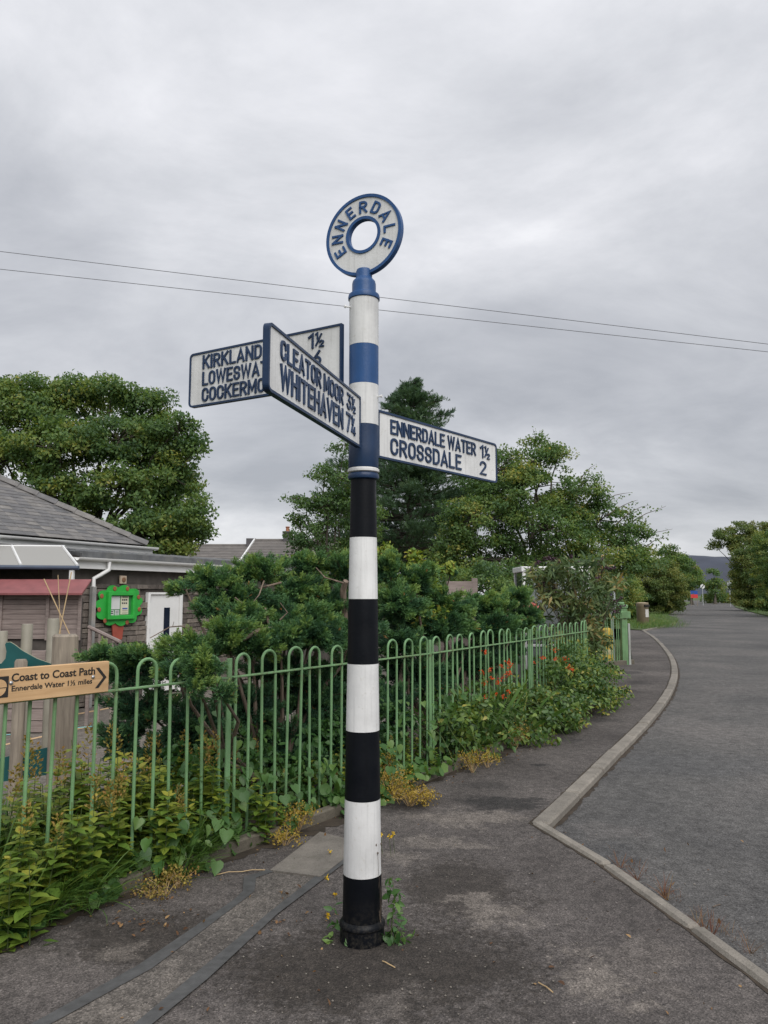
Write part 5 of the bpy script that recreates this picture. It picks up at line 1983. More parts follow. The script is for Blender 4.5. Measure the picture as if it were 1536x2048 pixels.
# pine: tiers of level branches with needle tufts
def pine(label, base, Y, axis_px, tiers, group='trees around the school and the road'):
    root = thing('pine_tree', label, 'tree', base, group)
    base = Vector(base)
    mb = MB()
    top = at(axis_px, tiers[0][0] - 4, Y)
    mb.tube([base, (base + top) / 2, top], [.30, .16, .03], 9)
    tt_ = tuft_template(9, 3, .8, .035)
    P, Fm, Sz, T = [], [], [], []
    for (py, half, n) in tiers:
        z = at(axis_px, py, Y).z
        x0 = base.x + (top.x - base.x) * (z - base.z) / (top.z - base.z)
        for k in range(n):
            a = random.uniform(0, 2 * PI)
            L = half * Y / FPX * random.uniform(.5, 1.15)
            d = Vector((math.cos(a), math.sin(a), 0))
            e = Vector((x0, Y, z + random.uniform(-.25, .25)))
            tip = e + d * L + Vector((0, 0, L * random.uniform(.0, .22)))
            pts = curve_pts(e, tip, -.04, 4, .03)
            mb.tube(pts, [.05, .04, .03, .02, .01], 4, False)
            m = int((16 + L * 40) * random.uniform(.5, 1.25))
            base_t = random.uniform(.15, .6)
            for _ in range(m):
                u = random.uniform(.25, 1.03) ** .8
                p = e.lerp(tip, u)
                w_ = (.10 + .30 * L * .35) * (1.15 - u * .6)
                p = p + Vector((random.gauss(0, 1) * w_, random.gauss(0, 1) * w_, random.gauss(0, .42) * w_ + .05))
                P.append(p)
                Fm.append((d * .8 + Vector((random.gauss(0, .5), random.gauss(0, .5), random.uniform(.0, .9)))))
                Sz.append(random.uniform(.20, .36))
                T.append(base_t + random.gauss(0, .12))
    n = len(P)
    Pn = np.array(P)
    ax = np.array(Fm)
    fm = frames(ax, RNG.normal(size=(n, 3)) + np.array([0, 0, 1.0]))
    leaf_obj('crown', [(tt_, Pn, fm, np.array(Sz), np.array(T))], M['lf_pine'], root)
    mb.build('trunk', M['bark'], root)
    return root


pine('tall dark pine with a pointed top rising right behind the signpost', (1.05, 32, PLAY_Z), 32, 822,
     [(772, 12, 5), (785, 24, 8), (800, 44, 11), (818, 58, 12), (838, 74, 12), (858, 92, 12), (885, 100, 11), (915, 116, 12), (945, 150, 17), (975, 170, 18), (1005, 182, 18), (1035, 188, 18), (1065, 188, 16), (1095, 175, 13), (1125, 160, 9)])

lt = [px_lobe(*a) for a in [(690, 890, 24, 26, 22), (650, 945, 24, 38, 22), (690, 960, 24, 40, 40), (612, 1000, 24, 40, 18), (592, 1040, 24, 26, 16), (655, 1010, 24, 55, 30), (640, 1070, 24, 62, 32), (720, 1040, 24, 60, 50), (600, 1085, 24, 26, 22), (680, 1105, 24, 60, 30)]]
tree('airy_tree', 'airy grey green tree with sky showing through, left of the pine behind the post', 'tree', (-1.4, 24, PLAY_Z), lt, M['lf_ash'], 0.30, 90, 0.092, 0.13, dens=1.25, tint=(.05, .5), fork=.3, shell=.35)

rt = [px_lobe(*a) for a in [(985, 945, 26, 70, 48), (1070, 925, 26, 55, 42), (1045, 985, 25.5, 100, 55), (1145, 985, 26, 60, 52), (965, 1040, 25, 80, 55), (1090, 1060, 25, 110, 55), (1200, 1040, 26, 70, 46), (1255, 1080, 26, 48, 34),
                            (990, 1120, 25, 100, 50), (1120, 1130, 25, 100, 45), (1210, 1125, 25.5, 80, 40), (1280, 1120, 26, 36, 26), (1068, 880, 26, 16, 12), (1115, 918, 26, 26, 26), (920, 1100, 25.5, 60, 60)]]
wisps = []
mbw = MB()
for (x0, y0, x1, y1) in [(1150, 990, 1180, 945), (1180, 1000, 1215, 968), (1200, 1010, 1262, 985), (1230, 1050, 1300, 1010), (1250, 1060, 1332, 1012), (1260, 1090, 1345, 1058), (1280, 1100, 1335, 1075), (1160, 960, 1190, 930), (1215, 1030, 1275, 1000), (1075, 890, 1066, 858), (1075, 880, 1085, 862)]:
    a, b = at(x0, y0, 26), at(x1, y1, 26)
    pts = curve_pts(a, b, .08, 4, .03)
    mbw.tube(pts, [.02, .016, .012, .008, .004], 4, False)
    n = 26
    u = RNG.random(n)
    Pp = np.array([a.lerp(b, x) for x in u]) + RNG.normal(size=(n, 3)) * .06
    wisps.append((LEAF4, Pp, rand_frames(n, (0, 0, .6), 1.0), RNG.uniform(.06, .12, n), RNG.uniform(.2, .8, n)))
rt_tree = tree('broadleaf_tree', 'broad green roadside tree with thin twigs sticking out on its right slope', 'tree', (5.0, 26, PLAY_Z), rt, M['lf_ash'], 0.42, 160, 0.105, 0.20, dens=1.7, tint=(.1, .8), fork=.3, extra=wisps)
mbw.build('twigs', M['twig'], rt_tree)['kind'] = 'stuff'

# hedgerow and trees along the bend
far = [
    ('hedgerow_bush', 'rounded dark green hedge bush just behind the brown litter bin', 'bush', 1235, 48, [(1225, 1180, 52, 42), (1185, 1185, 50, 40), (1266, 1195, 28, 36), (1225, 1214, 46, 26), (1188, 1214, 45, 26), (1262, 1220, 24, 18)], 'lf_syc'),
    ('hedgerow_bush', 'broad yellowish green hedge bush left of the far road', 'bush', 1325, 64, [(1305, 1165, 48, 42), (1335, 1162, 36, 42), (1352, 1178, 22, 34), (1290, 1190, 40, 30), (1310, 1204, 44, 22), (1342, 1206, 26, 20)], 'lf_far'),
    ('hedgerow_tree', 'tall pale green tree above the hedge in front of the dark utility pole', 'tree', 1330, 84, [(1335, 1112, 22, 22), (1350, 1125, 26, 22), (1310, 1135, 30, 24), (1360, 1145, 34, 30)], 'lf_ash'),
    ('hedgerow_tree', 'darker tree beyond the blue and red board', 'tree', 1385, 125, [(1378, 1148, 20, 26), (1388, 1166, 16, 14), (1366, 1160, 20, 30), (1366, 1188, 14, 14)], 'lf_syc'),
    ('hedgerow_tree', 'small conical tree just right of the round white road sign', 'tree', 1430, 135, [(1428, 1150, 9, 18), (1430, 1172, 16, 20), (1434, 1192, 22, 10)], 'lf_syc'),
    ('hedgerow_bush', 'low bushes closing the view at the end of the far road', 'bush', 1415, 150, [(1412, 1196, 12, 7), (1430, 1196, 20, 8), (1450, 1190, 18, 14), (1472, 1182, 20, 22), (1470, 1196, 20, 8)], 'lf_far'),
    ('roadside_tree', 'grey green feathery tree leaning over the right side of the far road', 'tree', 1490, 95, [(1450, 1078, 26, 20), (1480, 1065, 30, 24), (1500, 1090, 40, 30), (1430, 1088, 12, 8), (1520, 1060, 26, 20)], 'lf_far'),
    ('roadside_tree', 'big yellowish green bush tree at the right edge of the road', 'tree', 1500, 78, [(1492, 1128, 30, 42), (1515, 1150, 46, 50), (1500, 1180, 36, 32), (1484, 1198, 18, 16), (1520, 1204, 44, 16)], 'lf_far'),
    ('roadside_tree', 'bright green tree at the far right edge beside the road', 'tree', 1545, 56, [(1545, 1100, 38, 44), (1562, 1160, 56, 50), (1610, 1110, 70, 70), (1545, 1200, 34, 24), (1650, 1170, 90, 50), (1620, 1206, 80, 26)], 'lf_ash'),
]
for (nm, lab, cat, bx, Y, lob, mt) in far:
    lb = [px_lobe(a[0], a[1], Y + RNG.uniform(-2, 2), a[2], a[3]) for a in lob]
    k = Y / FPX
    b = at(bx, 1200, Y)
    tree(nm, lab, cat, (b.x, Y, 0.0), lb, M[mt], 11 * k, 110, 3.9 * k, .10 + .0012 * Y, 'trees and bushes along the far road', dens=1.7, tint=(.1, .85), fork=.35, sub=.15)
# screening trees and hedge behind the gardens
mid = [
    ('garden_tree', 'dark tree filling the gap below the pine and the airy tree', 'tree', 760, 38, [(700, 1120, 80, 50), (800, 1120, 90, 55), (640, 1140, 50, 30), (880, 1130, 70, 50)], 'lf_syc'),
    ('garden_bush', 'shadowy hedge behind the glazed shelter', 'bush', 1080, 19, [(960, 1180, 90, 50), (1060, 1190, 90, 55), (1140, 1185, 80, 60), (1200, 1200, 50, 55), (880, 1190, 70, 45), (800, 1190, 80, 45)], 'lf_syc'),
]
for (nm, lab, cat, bx, Y, lob, mt) in mid:
    lb = [px_lobe(a[0], a[1], Y + RNG.uniform(-.6, .6), a[2], a[3]) for a in lob]
    k = Y / FPX
    tree(nm, lab, cat, (at(bx, 1200, Y).x, Y, PLAY_Z), lb, M[mt], 24 * k, 150, 6.0 * k, .12, 'trees around the school and the road', dens=1.7, tint=(.05, .6), fork=.3, sub=.2)


# ================================================================== JUNIPERS
JT = [tuft_template(6, 40 + i, .55, .048) for i in range(3)]


def juniper(name, label, base, lobes, n_pl, tuft, seed, stem_pts, wood=(), tint_lift=0.0):
    """spreading conifer: flat plumes of scale-leaved shoots rising outwards from crooked boughs"""
    rg = np.random.default_rng(seed)
    rd = random.Random(seed)
    root = thing(name, label, 'shrub', base, 'spreading junipers behind the railing')
    mb = MB()
    acc = [[], [], [], []]
    for (c, rad, lean, dark) in lobes:
        c = np.array(c)
        lean = np.array(lean, dtype=float)
        mb.tube(curve_pts(Vector(stem_pts), Vector(c), -.05, 5, .05), [.035, .028, .022, .017, .012, .008], 6, False)
        vol = (rad[0] * rad[1] * rad[2]) ** (1 / 3)
        n = max(8, int(n_pl * (rad[0] * rad[1] + rad[0] * rad[2] + rad[1] * rad[2]) / .25))
        for _ in range(n):
            d = unit(rg.normal(size=3) + lean * .9)
            tip = c + d * rad * rg.uniform(.45, 1.12)
            st = c + d * rad * rg.uniform(-.1, .30)
            ax = tip - st
            L = np.linalg.norm(ax)
            if L < .05:
                continue
            ax /= L
            ax2 = unit(ax + np.array([0, 0, .35]))
            sidev = unit(np.cross(ax, np.array([0, 0, 1.0]) + rg.normal(size=3) * .35))
            upv = np.cross(sidev, ax)
            m = int(18 + L * 560)
            u = rg.random(m) ** .75
            sgn = rg.choice([-1, 1], m)
            lat = sgn * rg.random(m) * (.22 * L + .02) * (1.1 - u * .85)
            ver = rg.normal(size=m) * .018 + .10 * L * u ** 2
            p = st + ax * (u * L)[:, None] + sidev * lat[:, None] + upv * ver[:, None]
            dirv = ax * .9 + sidev * (np.sign(lat) * .75)[:, None] * (1.1 - u * .6)[:, None] + upv * .35 + rg.normal(size=(m, 3)) * .28
            acc[0].append(p)
            acc[1].append(dirv)
            acc[2].append(tuft * rg.uniform(.7, 1.25, m))
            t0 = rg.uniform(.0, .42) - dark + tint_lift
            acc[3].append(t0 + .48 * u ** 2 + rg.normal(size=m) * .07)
            if rg.random() < .5:
                mb.tube([Vector(st), Vector(st + ax * L * .5), Vector(st + ax * L * .85 + upv * L * .06)], [.006, .0045, .002], 4, False)
    P, D, Sz, T = [np.concatenate(a) for a in acc]
    rust = rg.random(len(T)) < .004
    T = np.clip(T, 0, .92)
    T[rust] = 1.0
    fm = frames(D, rg.normal(size=P.shape) * .5 + np.array([0, 0, 1.0]))
    k = rg.integers(0, 3, len(P))
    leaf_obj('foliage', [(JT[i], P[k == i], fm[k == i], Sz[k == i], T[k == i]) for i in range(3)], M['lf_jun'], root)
    mb.build('branches', M['twig'], root)['kind'] = 'stuff'
    for pts, r0, r1 in wood:
        n = len(pts) - 1
        MB().tube([Vector(p) for p in pts], [(r0 + (r1 - r0) * i / n) * .72 for i in range(n + 1)], 8).build('bare_bough', M['jun_wood'], root, smooth=True)
    return root


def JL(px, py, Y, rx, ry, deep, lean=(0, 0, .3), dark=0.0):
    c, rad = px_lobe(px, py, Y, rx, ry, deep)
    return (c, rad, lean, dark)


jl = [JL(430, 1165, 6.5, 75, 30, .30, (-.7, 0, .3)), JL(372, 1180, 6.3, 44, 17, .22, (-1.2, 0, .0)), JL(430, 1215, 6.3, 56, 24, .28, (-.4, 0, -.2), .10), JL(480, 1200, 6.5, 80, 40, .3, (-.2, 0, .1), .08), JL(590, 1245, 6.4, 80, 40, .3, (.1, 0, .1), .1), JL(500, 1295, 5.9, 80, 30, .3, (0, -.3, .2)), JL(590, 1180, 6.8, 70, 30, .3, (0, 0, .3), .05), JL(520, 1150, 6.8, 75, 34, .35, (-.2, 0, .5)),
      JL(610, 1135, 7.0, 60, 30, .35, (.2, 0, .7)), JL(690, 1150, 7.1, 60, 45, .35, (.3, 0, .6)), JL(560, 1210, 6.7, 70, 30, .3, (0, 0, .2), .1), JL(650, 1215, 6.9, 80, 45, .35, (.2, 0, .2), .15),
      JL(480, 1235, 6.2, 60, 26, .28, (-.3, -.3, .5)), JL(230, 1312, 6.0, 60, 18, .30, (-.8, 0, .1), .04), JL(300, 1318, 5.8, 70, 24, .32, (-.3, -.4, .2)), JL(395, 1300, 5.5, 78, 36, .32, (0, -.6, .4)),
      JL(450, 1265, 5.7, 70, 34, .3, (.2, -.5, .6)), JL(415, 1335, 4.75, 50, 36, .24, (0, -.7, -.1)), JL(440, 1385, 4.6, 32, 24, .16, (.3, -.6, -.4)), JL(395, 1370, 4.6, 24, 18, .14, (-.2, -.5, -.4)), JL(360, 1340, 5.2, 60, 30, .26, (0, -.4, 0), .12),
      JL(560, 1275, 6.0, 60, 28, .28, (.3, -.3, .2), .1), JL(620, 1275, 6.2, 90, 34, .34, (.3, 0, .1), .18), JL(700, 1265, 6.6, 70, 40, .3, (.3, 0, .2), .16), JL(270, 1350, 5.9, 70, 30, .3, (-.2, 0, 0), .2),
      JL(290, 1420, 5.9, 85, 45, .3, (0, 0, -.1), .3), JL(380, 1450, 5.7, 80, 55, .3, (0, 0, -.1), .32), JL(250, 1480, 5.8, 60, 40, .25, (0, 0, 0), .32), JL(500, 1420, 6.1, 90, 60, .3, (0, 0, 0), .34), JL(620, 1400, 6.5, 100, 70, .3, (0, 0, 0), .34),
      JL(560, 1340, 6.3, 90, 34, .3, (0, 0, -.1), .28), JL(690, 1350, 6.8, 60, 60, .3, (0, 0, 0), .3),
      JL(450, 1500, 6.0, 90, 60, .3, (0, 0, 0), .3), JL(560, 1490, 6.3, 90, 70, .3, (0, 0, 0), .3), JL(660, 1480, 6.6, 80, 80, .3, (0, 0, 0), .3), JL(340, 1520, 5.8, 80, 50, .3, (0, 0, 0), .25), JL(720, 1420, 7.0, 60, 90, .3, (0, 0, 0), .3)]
B_ = at(545, 1262, 6.25)
stem = at(535, 1560, 6.2)
stem.z = bank_z(.9)
wood = [([at(540, 1400, 6.35), at(542, 1320, 6.35), B_, at(535, 1235, 6.3), at(530, 1215, 6.45)], .05, .012),
        ([at(548, 1258, 6.0), at(515, 1262, 5.85), at(485, 1280, 5.7)], .030, .018), ([at(546, 1272, 6.05), at(520, 1280, 5.9), at(490, 1290, 5.8)], .014, .010),
        ([at(545, 1250, 6.1), at(562, 1258, 6.0), at(580, 1268, 5.95)], .018, .006), ([at(508, 1180, 6.6), at(535, 1172, 6.5), at(562, 1165, 6.6)], .010, .012),
        ([at(690, 1250, 6.7), at(686, 1180, 6.65), at(692, 1162, 6.6)], .040, .034), ([at(686, 1166, 6.55), at(650, 1155, 6.4), at(632, 1135, 6.5)], .012, .004),
        ([at(528, 1162, 6.5), at(518, 1190, 6.4), at(505, 1206, 6.3)], .010, .004), ([at(560, 1240, 6.1), at(575, 1225, 6.1), at(560, 1205, 6.1)], .009, .003),
        ([at(470, 1195, 6.1), at(485, 1207, 6.1), at(492, 1225, 6.1)], .008, .004), ([at(300, 1276, 6.0), at(340, 1254, 6.1), at(362, 1252, 6.2), at(395, 1262, 6.2)], .005, .009), ([at(345, 1254, 6.1), at(348, 1243, 6.1)], .004, .002)]
juniper('juniper', 'large spreading juniper with bare crooked boughs, reaching over the railing left of the post', (stem.x, stem.y, stem.z), jl, 52, .047, 5, stem, wood, .13)

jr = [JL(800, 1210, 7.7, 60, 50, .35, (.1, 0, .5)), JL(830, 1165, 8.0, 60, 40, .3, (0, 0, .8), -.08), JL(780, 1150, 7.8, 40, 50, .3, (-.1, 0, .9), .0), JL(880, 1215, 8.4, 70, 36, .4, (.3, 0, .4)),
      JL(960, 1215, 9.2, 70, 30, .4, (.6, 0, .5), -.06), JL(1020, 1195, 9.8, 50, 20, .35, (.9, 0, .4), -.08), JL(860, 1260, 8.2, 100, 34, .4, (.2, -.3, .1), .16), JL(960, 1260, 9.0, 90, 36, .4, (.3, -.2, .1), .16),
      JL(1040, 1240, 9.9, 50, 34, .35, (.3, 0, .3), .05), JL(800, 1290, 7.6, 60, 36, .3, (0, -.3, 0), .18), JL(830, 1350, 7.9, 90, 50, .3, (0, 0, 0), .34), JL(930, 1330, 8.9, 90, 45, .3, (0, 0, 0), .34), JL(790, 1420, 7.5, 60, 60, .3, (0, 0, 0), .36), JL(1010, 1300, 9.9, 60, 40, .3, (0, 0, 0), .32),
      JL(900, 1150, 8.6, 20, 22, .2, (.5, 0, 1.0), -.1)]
stem2 = at(860, 1440, 8.1)
stem2.z = bank_z(.9)
juniper('juniper', 'lower feathery juniper right of the post with long drooping sprays', (stem2.x, stem2.y, stem2.z), jr, 40, .056, 6, stem2,
        [([at(800, 1380, 7.7), at(806, 1330, 7.7), at(830, 1290, 7.9)], .04, .02), ([at(905, 1270, 8.4), at(925, 1255, 8.5), at(960, 1245, 8.8)], .014, .008)], .09)


# ================================================================== LEAFY SHRUBS AND FOREGROUND PLANTS
def leafy(name, label, cat, base, clumps, mat, tpl, leaf, group=None, stems=None, up=.8, rnd=.6, part='leaves', extra=None, jit=.18, smat='stem'):
    """clumps: (centre, radii, n, tint) of leaves; stems: polylines"""
    root = thing(name, label, cat, base, group)
    P, T, O = [], [], []
    for c, rad, n, t in clumps:
        off = unit(RNG.normal(size=(n, 3))) * (RNG.random(n) ** .5)[:, None] * np.array(rad)
        P.append(np.array(c) + off)
        O.append(unit(off + 1e-6))
        T.append(np.full(n, t) + RNG.normal(size=n) * jit)
    P, T, O = np.concatenate(P), np.concatenate(T), np.concatenate(O)
    keep = P[:, 2] > -.38
    P, T, O = P[keep], T[keep], O[keep]
    n = len(P)
    nz = unit(np.array([0, -.25, up]) + O * .6 + RNG.normal(size=(n, 3)) * rnd)
    ax = RNG.normal(size=(n, 3)) + O * .5
    ax[:, 2] -= .35
    leaf_obj(part, [(tpl, P, frames(ax, nz), leaf * RNG.uniform(.6, 1.3, n), T)], mat, root)
    if stems:
        mb = MB()
        for pts, r0 in stems:
            mb.tube(pts, [r0 * (1 - .7 * i / (len(pts) - 1)) for i in range(len(pts))], 5, False)
        mb.build('stems', M[smat], root)['kind'] = 'stuff'
    return root


def sd_clumps(items):
    out_ = []
    for (s, d, z, rs_, rz_, n, t) in items:
        p = fence_pt(s, d, z)
        out_.append((tuple(p), (rs_, rs_, rz_), n, t))
    return out_


# yellow tinged shrub with upright shoots
cl, st = [], []
for (px, py, Y, r_) in [(828, 1110, 8.6, 14), (838, 1128, 8.6, 18), (825, 1150, 8.5, 22), (850, 1165, 8.4, 24), (875, 1140, 8.5, 16), (900, 1135, 8.5, 12), (815, 1185, 8.3, 26), (840, 1205, 8.2, 28), (870, 1185, 8.4, 22), (775, 1100, 8.4, 16), (760, 1112, 8.4, 14), (800, 1225, 8.2, 24), (850, 1240, 8.1, 24), (725, 1105, 8.6, 18), (590, 1120, 7.6, 8), (880, 1230, 8.2, 18)]:
    c = at(px, py, Y)
    k = Y / FPX
    cl.append((tuple(c), (r_ * k, r_ * k, r_ * k), int(r_ * 7), random.uniform(.25, .72)))
    b = at(840, 1330, 8.3)
    st.append((curve_pts(b, c, .02, 4, .02), .008))
b = at(840, 1430, 8.3)
leafy('yellowing_shrub', 'yellowing shrub with small leaves growing up through the feathery juniper', 'shrub', (b.x, b.y, -.3), cl, M['lf_loose'], LEAF6, .055, None, st)

# bramble thicket spilling through the railing right of the post
items, st = [], []
for _ in range(105):
    s = random.uniform(5.05, 7.7)
    d = random.uniform(-.55, .35) * (1.0 if s > 5.6 else .5)
    hmax = .62 - max(0, -d - .1) * .75
    items.append((s, d, random.uniform(.06, max(.1, hmax)), .13, .08, 34, random.uniform(.1, .75)))
for _ in range(26):
    s = random.uniform(5.1, 7.6)
    a, b = fence_pt(s, .25, .1), fence_pt(s + random.uniform(-.5, .6), random.uniform(-.75, -.2), random.uniform(.02, .3))
    st.append((curve_pts(a, b, .35, 6, .02), .005))
    for u in (.55, .7, .85, 1.0):
        q = a.lerp(b, u)
        q.z += .35 * (b - a).length * math.sin(u * PI)
        items.append((s, 0, 0, .01, .01, 0, .5))
leafy('bramble', 'bramble thicket spilling through the railing onto the pavement right of the post', 'bramble', tuple(fence_pt(6.2, -.1)), sd_clumps(items), M['lf_bram'], LEAF6, .062, None, st, smat='stem')

# flowering bush leaning over the pavement further along
items, st = [], []
for _ in range(215):
    s = random.uniform(7.3, 10.3)
    d = random.uniform(-.48, .22)
    env = .92 * math.sqrt(max(0, 1 - ((d - .05) / .55) ** 2)) * math.sqrt(max(.05, 1 - ((s - 9.0) / 1.9) ** 2))
    items.append((s, d, random.uniform(.08, max(.12, env)), .15, .09, 46, random.uniform(.05, .85)))
for _ in range(16):
    s = random.uniform(7.5, 10.4)
    a, b = fence_pt(s, -.1, .1), fence_pt(s + random.uniform(-.5, .5), random.uniform(-.55, -.25), random.uniform(.15, .6))
    st.append((curve_pts(a, b, .2, 5, .02), .005))
leafy('flowering_bush', 'dense green bush in front of the far railing, leaning over the pavement', 'bush', tuple(fence_pt(9.0, -.3)), sd_clumps(items), M['lf_bram'], LEAF6, .052, None, st)

# buddleia by the gateway
cl, st, pur = [], [], []
bb = at(1165, 1345, 13.2)
for _ in range(120):
    px, py = random.uniform(1055, 1240), random.uniform(1125, 1330)
    if px < 1130 and py > 1255 and random.random() < .7:
        continue
    if abs(px - 1150) > 60 and py < 1150:
        continue
    if px > 1212 and py > 1225:
        continue
    if px > 1190 and py > 1300:
        continue
    Y = random.uniform(11.9, 13.6) if px < 1190 else random.uniform(12.6, 15.0)
    c = at(px, py, Y)
    k = Y / FPX
    cl.append((tuple(c), (20 * k, 20 * k, 15 * k), 40, random.uniform(.1, .9)))
    if random.random() < .5:
        st.append((curve_pts(Vector((bb.x, bb.y, -.1)), c, .05, 4, .03), .012))
bud = leafy('buddleia', 'straggly buddleia with long leaves and faded purple spikes beside the glazed shelter', 'shrub', (bb.x, bb.y, 0), cl, M['lf_bud'], LANCE, .15, None, st, smat='twig', up=.5)
pP, pD = [], []
for (px, py, lx, ly) in [(1070, 1128, 10, -6), (1085, 1120, 14, -8), (1100, 1118, 12, -2), (1120, 1122, 16, 2), (1138, 1120, 10, -10), (1150, 1125, 16, 0), (1105, 1180, -8, 16), (1108, 1172, 4, 18), (1088, 1150, 0, 20), (1170, 1150, 0, 18), (1200, 1145, 14, -12), (1215, 1140, 16, -6), (1190, 1160, 12, -8), (1228, 1205, 18, -10), (1235, 1215, 16, -4), (1225, 1222, 14, 2), (1060, 1135, 6, 8), (1195, 1128, 12, -12)]:
    a, b = at(px, py, 12.4), at(px + lx, py + ly, 12.3)
    for _ in range(60):
        u = random.random()
        q = a.lerp(b, u)
        w_ = .022 * (1 - u * .7)
        pP.append([q.x + random.gauss(0, w_), q.y + random.gauss(0, w_), q.z + random.gauss(0, w_)])
pP = np.array(pP)
leaf_obj('flower_spikes', [(LEAF4, pP, rand_frames(len(pP), (0, 0, .3), 1.2), RNG.uniform(.02, .04, len(pP)), RNG.random(len(pP)))], M['lf_purple'], bud, stuff=True)
# roses by the shelter
cl, st = [], []
rb = at(1060, 1300, 11.0)
fl = []
for (px, py) in [(1050, 1235), (1060, 1222), (1068, 1240), (1045, 1255), (1062, 1262), (1040, 1280), (1075, 1270)]:
    c = at(px, py, 11.2)
    cl.append((tuple(c), (.09, .09, .09), 40, random.uniform(.4, .9)))
    st.append((curve_pts(Vector((rb.x, rb.y + .3, -.3)), c, .02, 4, .02), .006))
rose = leafy('rose_bush', 'leggy rose bush with two pink blooms showing above the far railing', 'shrub', (rb.x, rb.y + .3, -.3), cl, M['lf_bind'], LEAF6, .06, None, st)
for (px, py) in [(1054, 1214), (1068, 1210), (1070, 1217)]:
    c = np.array(at(px, py, 11.1))
    n = 22
    P = c + RNG.normal(size=(n, 3)) * .015
    leaf_obj('rose_flower', [(LEAF4, P, rand_frames(n, (0, -.5, .5), .9), RNG.uniform(.04, .06, n), RNG.random(n))], M['fl_pink'], rose)

# crocosmia: strap leaves and orange flowers behind and through the railing
def crocosmia(label, base, n_leaf, flowers, L):
    root = thing('orange_flower_plant', label, 'flowers', base, 'orange flowering plants by the railing')
    P = np.array(base) + RNG.normal(size=(n_leaf, 3)) * np.array([.10, .10, 0.0])
    d = RNG.normal(size=(n_leaf, 3)) * np.array([.5, .5, .1]) + np.array([0, 0, 1.3])
    z = RNG.normal(size=(n_leaf, 3)) + np.array([0, 0, -.3])
    leaf_obj('leaves', [(WBLADE, P, frames(d, z), L * RNG.uniform(.6, 1.15, n_leaf), RNG.uniform(.35, .95, n_leaf))], M['lf_grass'], root)
    for q in flowers:
        q = Vector(q)
        MB().tube(curve_pts(Vector(base), q, .08, 5, .01), [.004, .0035, .003, .0025, .002, .002], 5, False).build('flower_stem', M['stem'], root)
        n = 16
        Pf = np.array(q) + RNG.normal(size=(n, 3)) * .013
        leaf_obj('flower_head', [(LEAF4, Pf, rand_frames(n, (0, -.8, .4), .9), RNG.uniform(.016, .031, n), RNG.random(n))], M['fl_orange'], root)
    return root


fpx = [(965, 1345), (970, 1365), (980, 1340), (1003, 1332), (1016, 1322), (1018, 1345), (1012, 1350), (1003, 1357), (995, 1365), (972, 1395), (990, 1388), (1008, 1393), (1018, 1383), (982, 1355), (1020, 1330), (963, 1403), (1080, 1380), (1097, 1382), (1108, 1300), (1130, 1317), (1138, 1335), (1145, 1338), (1112, 1318), (1085, 1315), (970, 1303), (1072, 1325)]
groups_ = {}
for i, (px, py) in enumerate(fpx):
    k = 0 if px < 985 else 1 if px < 1050 else 2
    groups_.setdefault(k, []).append((px, py))
croc = [('orange flowers with strap leaves behind the third railing panel, leftmost clump', 7.9), ('thickest clump of orange flowers with strap leaves at the railing', 8.35), ('orange flowers scattered over the top of the dense green bush', 9.9)]
for k, (lab, Yb) in enumerate(croc):
    px = sum(p[0] for p in groups_[k]) / len(groups_[k])
    b = at(px, 1430, Yb)
    b.z = -.02
    fl = [at(p[0], p[1], Yb - (.15 if k == 0 else .35 if k == 1 else .55)) for p in groups_[k]]
    crocosmia(lab, (b.x, b.y + .1, b.z), 34, fl, .75)


# ---- loosestrife: upright leafy stems with browned spikes
def loosestrife_proto(seed, h, spike):
    rd = random.Random(seed)
    P, D, Sz, T, Z = [], [], [], [], []
    nodes = int(h / .045)
    lean = Vector((rd.uniform(-.12, .12), rd.uniform(-.12, .12), 0))
    pts = [Vector((0, 0, -.05)), Vector((lean.x * .3 * h, lean.y * .3 * h, h * .4)), Vector((lean.x * h, lean.y * h, h))]

    def pos(u):
        return pts[0].lerp(pts[1], u / .45) if u < .45 else pts[1].lerp(pts[2], (u - .45) / .55)
    for i in range(nodes):
        u = .12 + .88 * i / nodes
        q = pos(u)
        w_ = (.095 if u < .6 else .095 * (1.28 - u) / .68)
        for k in range(3 if i % 2 else 4):
            a = i * 1.1 + k * 2 * PI / (3 if i % 2 else 4) + rd.uniform(-.3, .3)
            P.append(q)
            D.append((math.cos(a), math.sin(a), rd.uniform(-.25, .55)))
            Z.append((-math.cos(a) * .3, -math.sin(a) * .3, 1))
            Sz.append(w_ * rd.uniform(.75, 1.2) + .012)
            T.append(rd.uniform(.15, .65) + .3 * u ** 3)
    P, D, Z, Sz, T = map(np.array, (P, D, Z, Sz, T))
    tp = (LANCE[0] * np.array([2.5, 1, 1]), LANCE[1])
    leaves_me = np_mesh('leaves', scatter([(tp, P, frames(D.astype(float), Z.astype(float)), Sz, T)]), M['lf_loose'])
    stem_me = MB().tube(pts, [.004, .0035, .002], 5, False).mesh('stem', M['stem'])
    spike_me = None
    if spike > 0:
        n = int(spike * 420)
        u = RNG.random(n)
        a = RNG.random(n) * 2 * PI
        rr = .020 * (1.15 - u) + .004
        base = np.array(pos(.97))
        Pp = base + np.stack([np.cos(a) * rr, np.sin(a) * rr, u * spike], 1) + RNG.normal(size=(n, 3)) * .006
        Dd = np.stack([np.cos(a), np.sin(a), np.full(n, .9)], 1)
        spike_me = np_mesh('seed_spike', scatter([(LEAF4, Pp, frames(Dd, RNG.normal(size=(n, 3)) + np.array([0, 0, 1.])), RNG.uniform(.014, .030, n), RNG.random(n))]), M['lf_spike'])
    return leaves_me, stem_me, spike_me


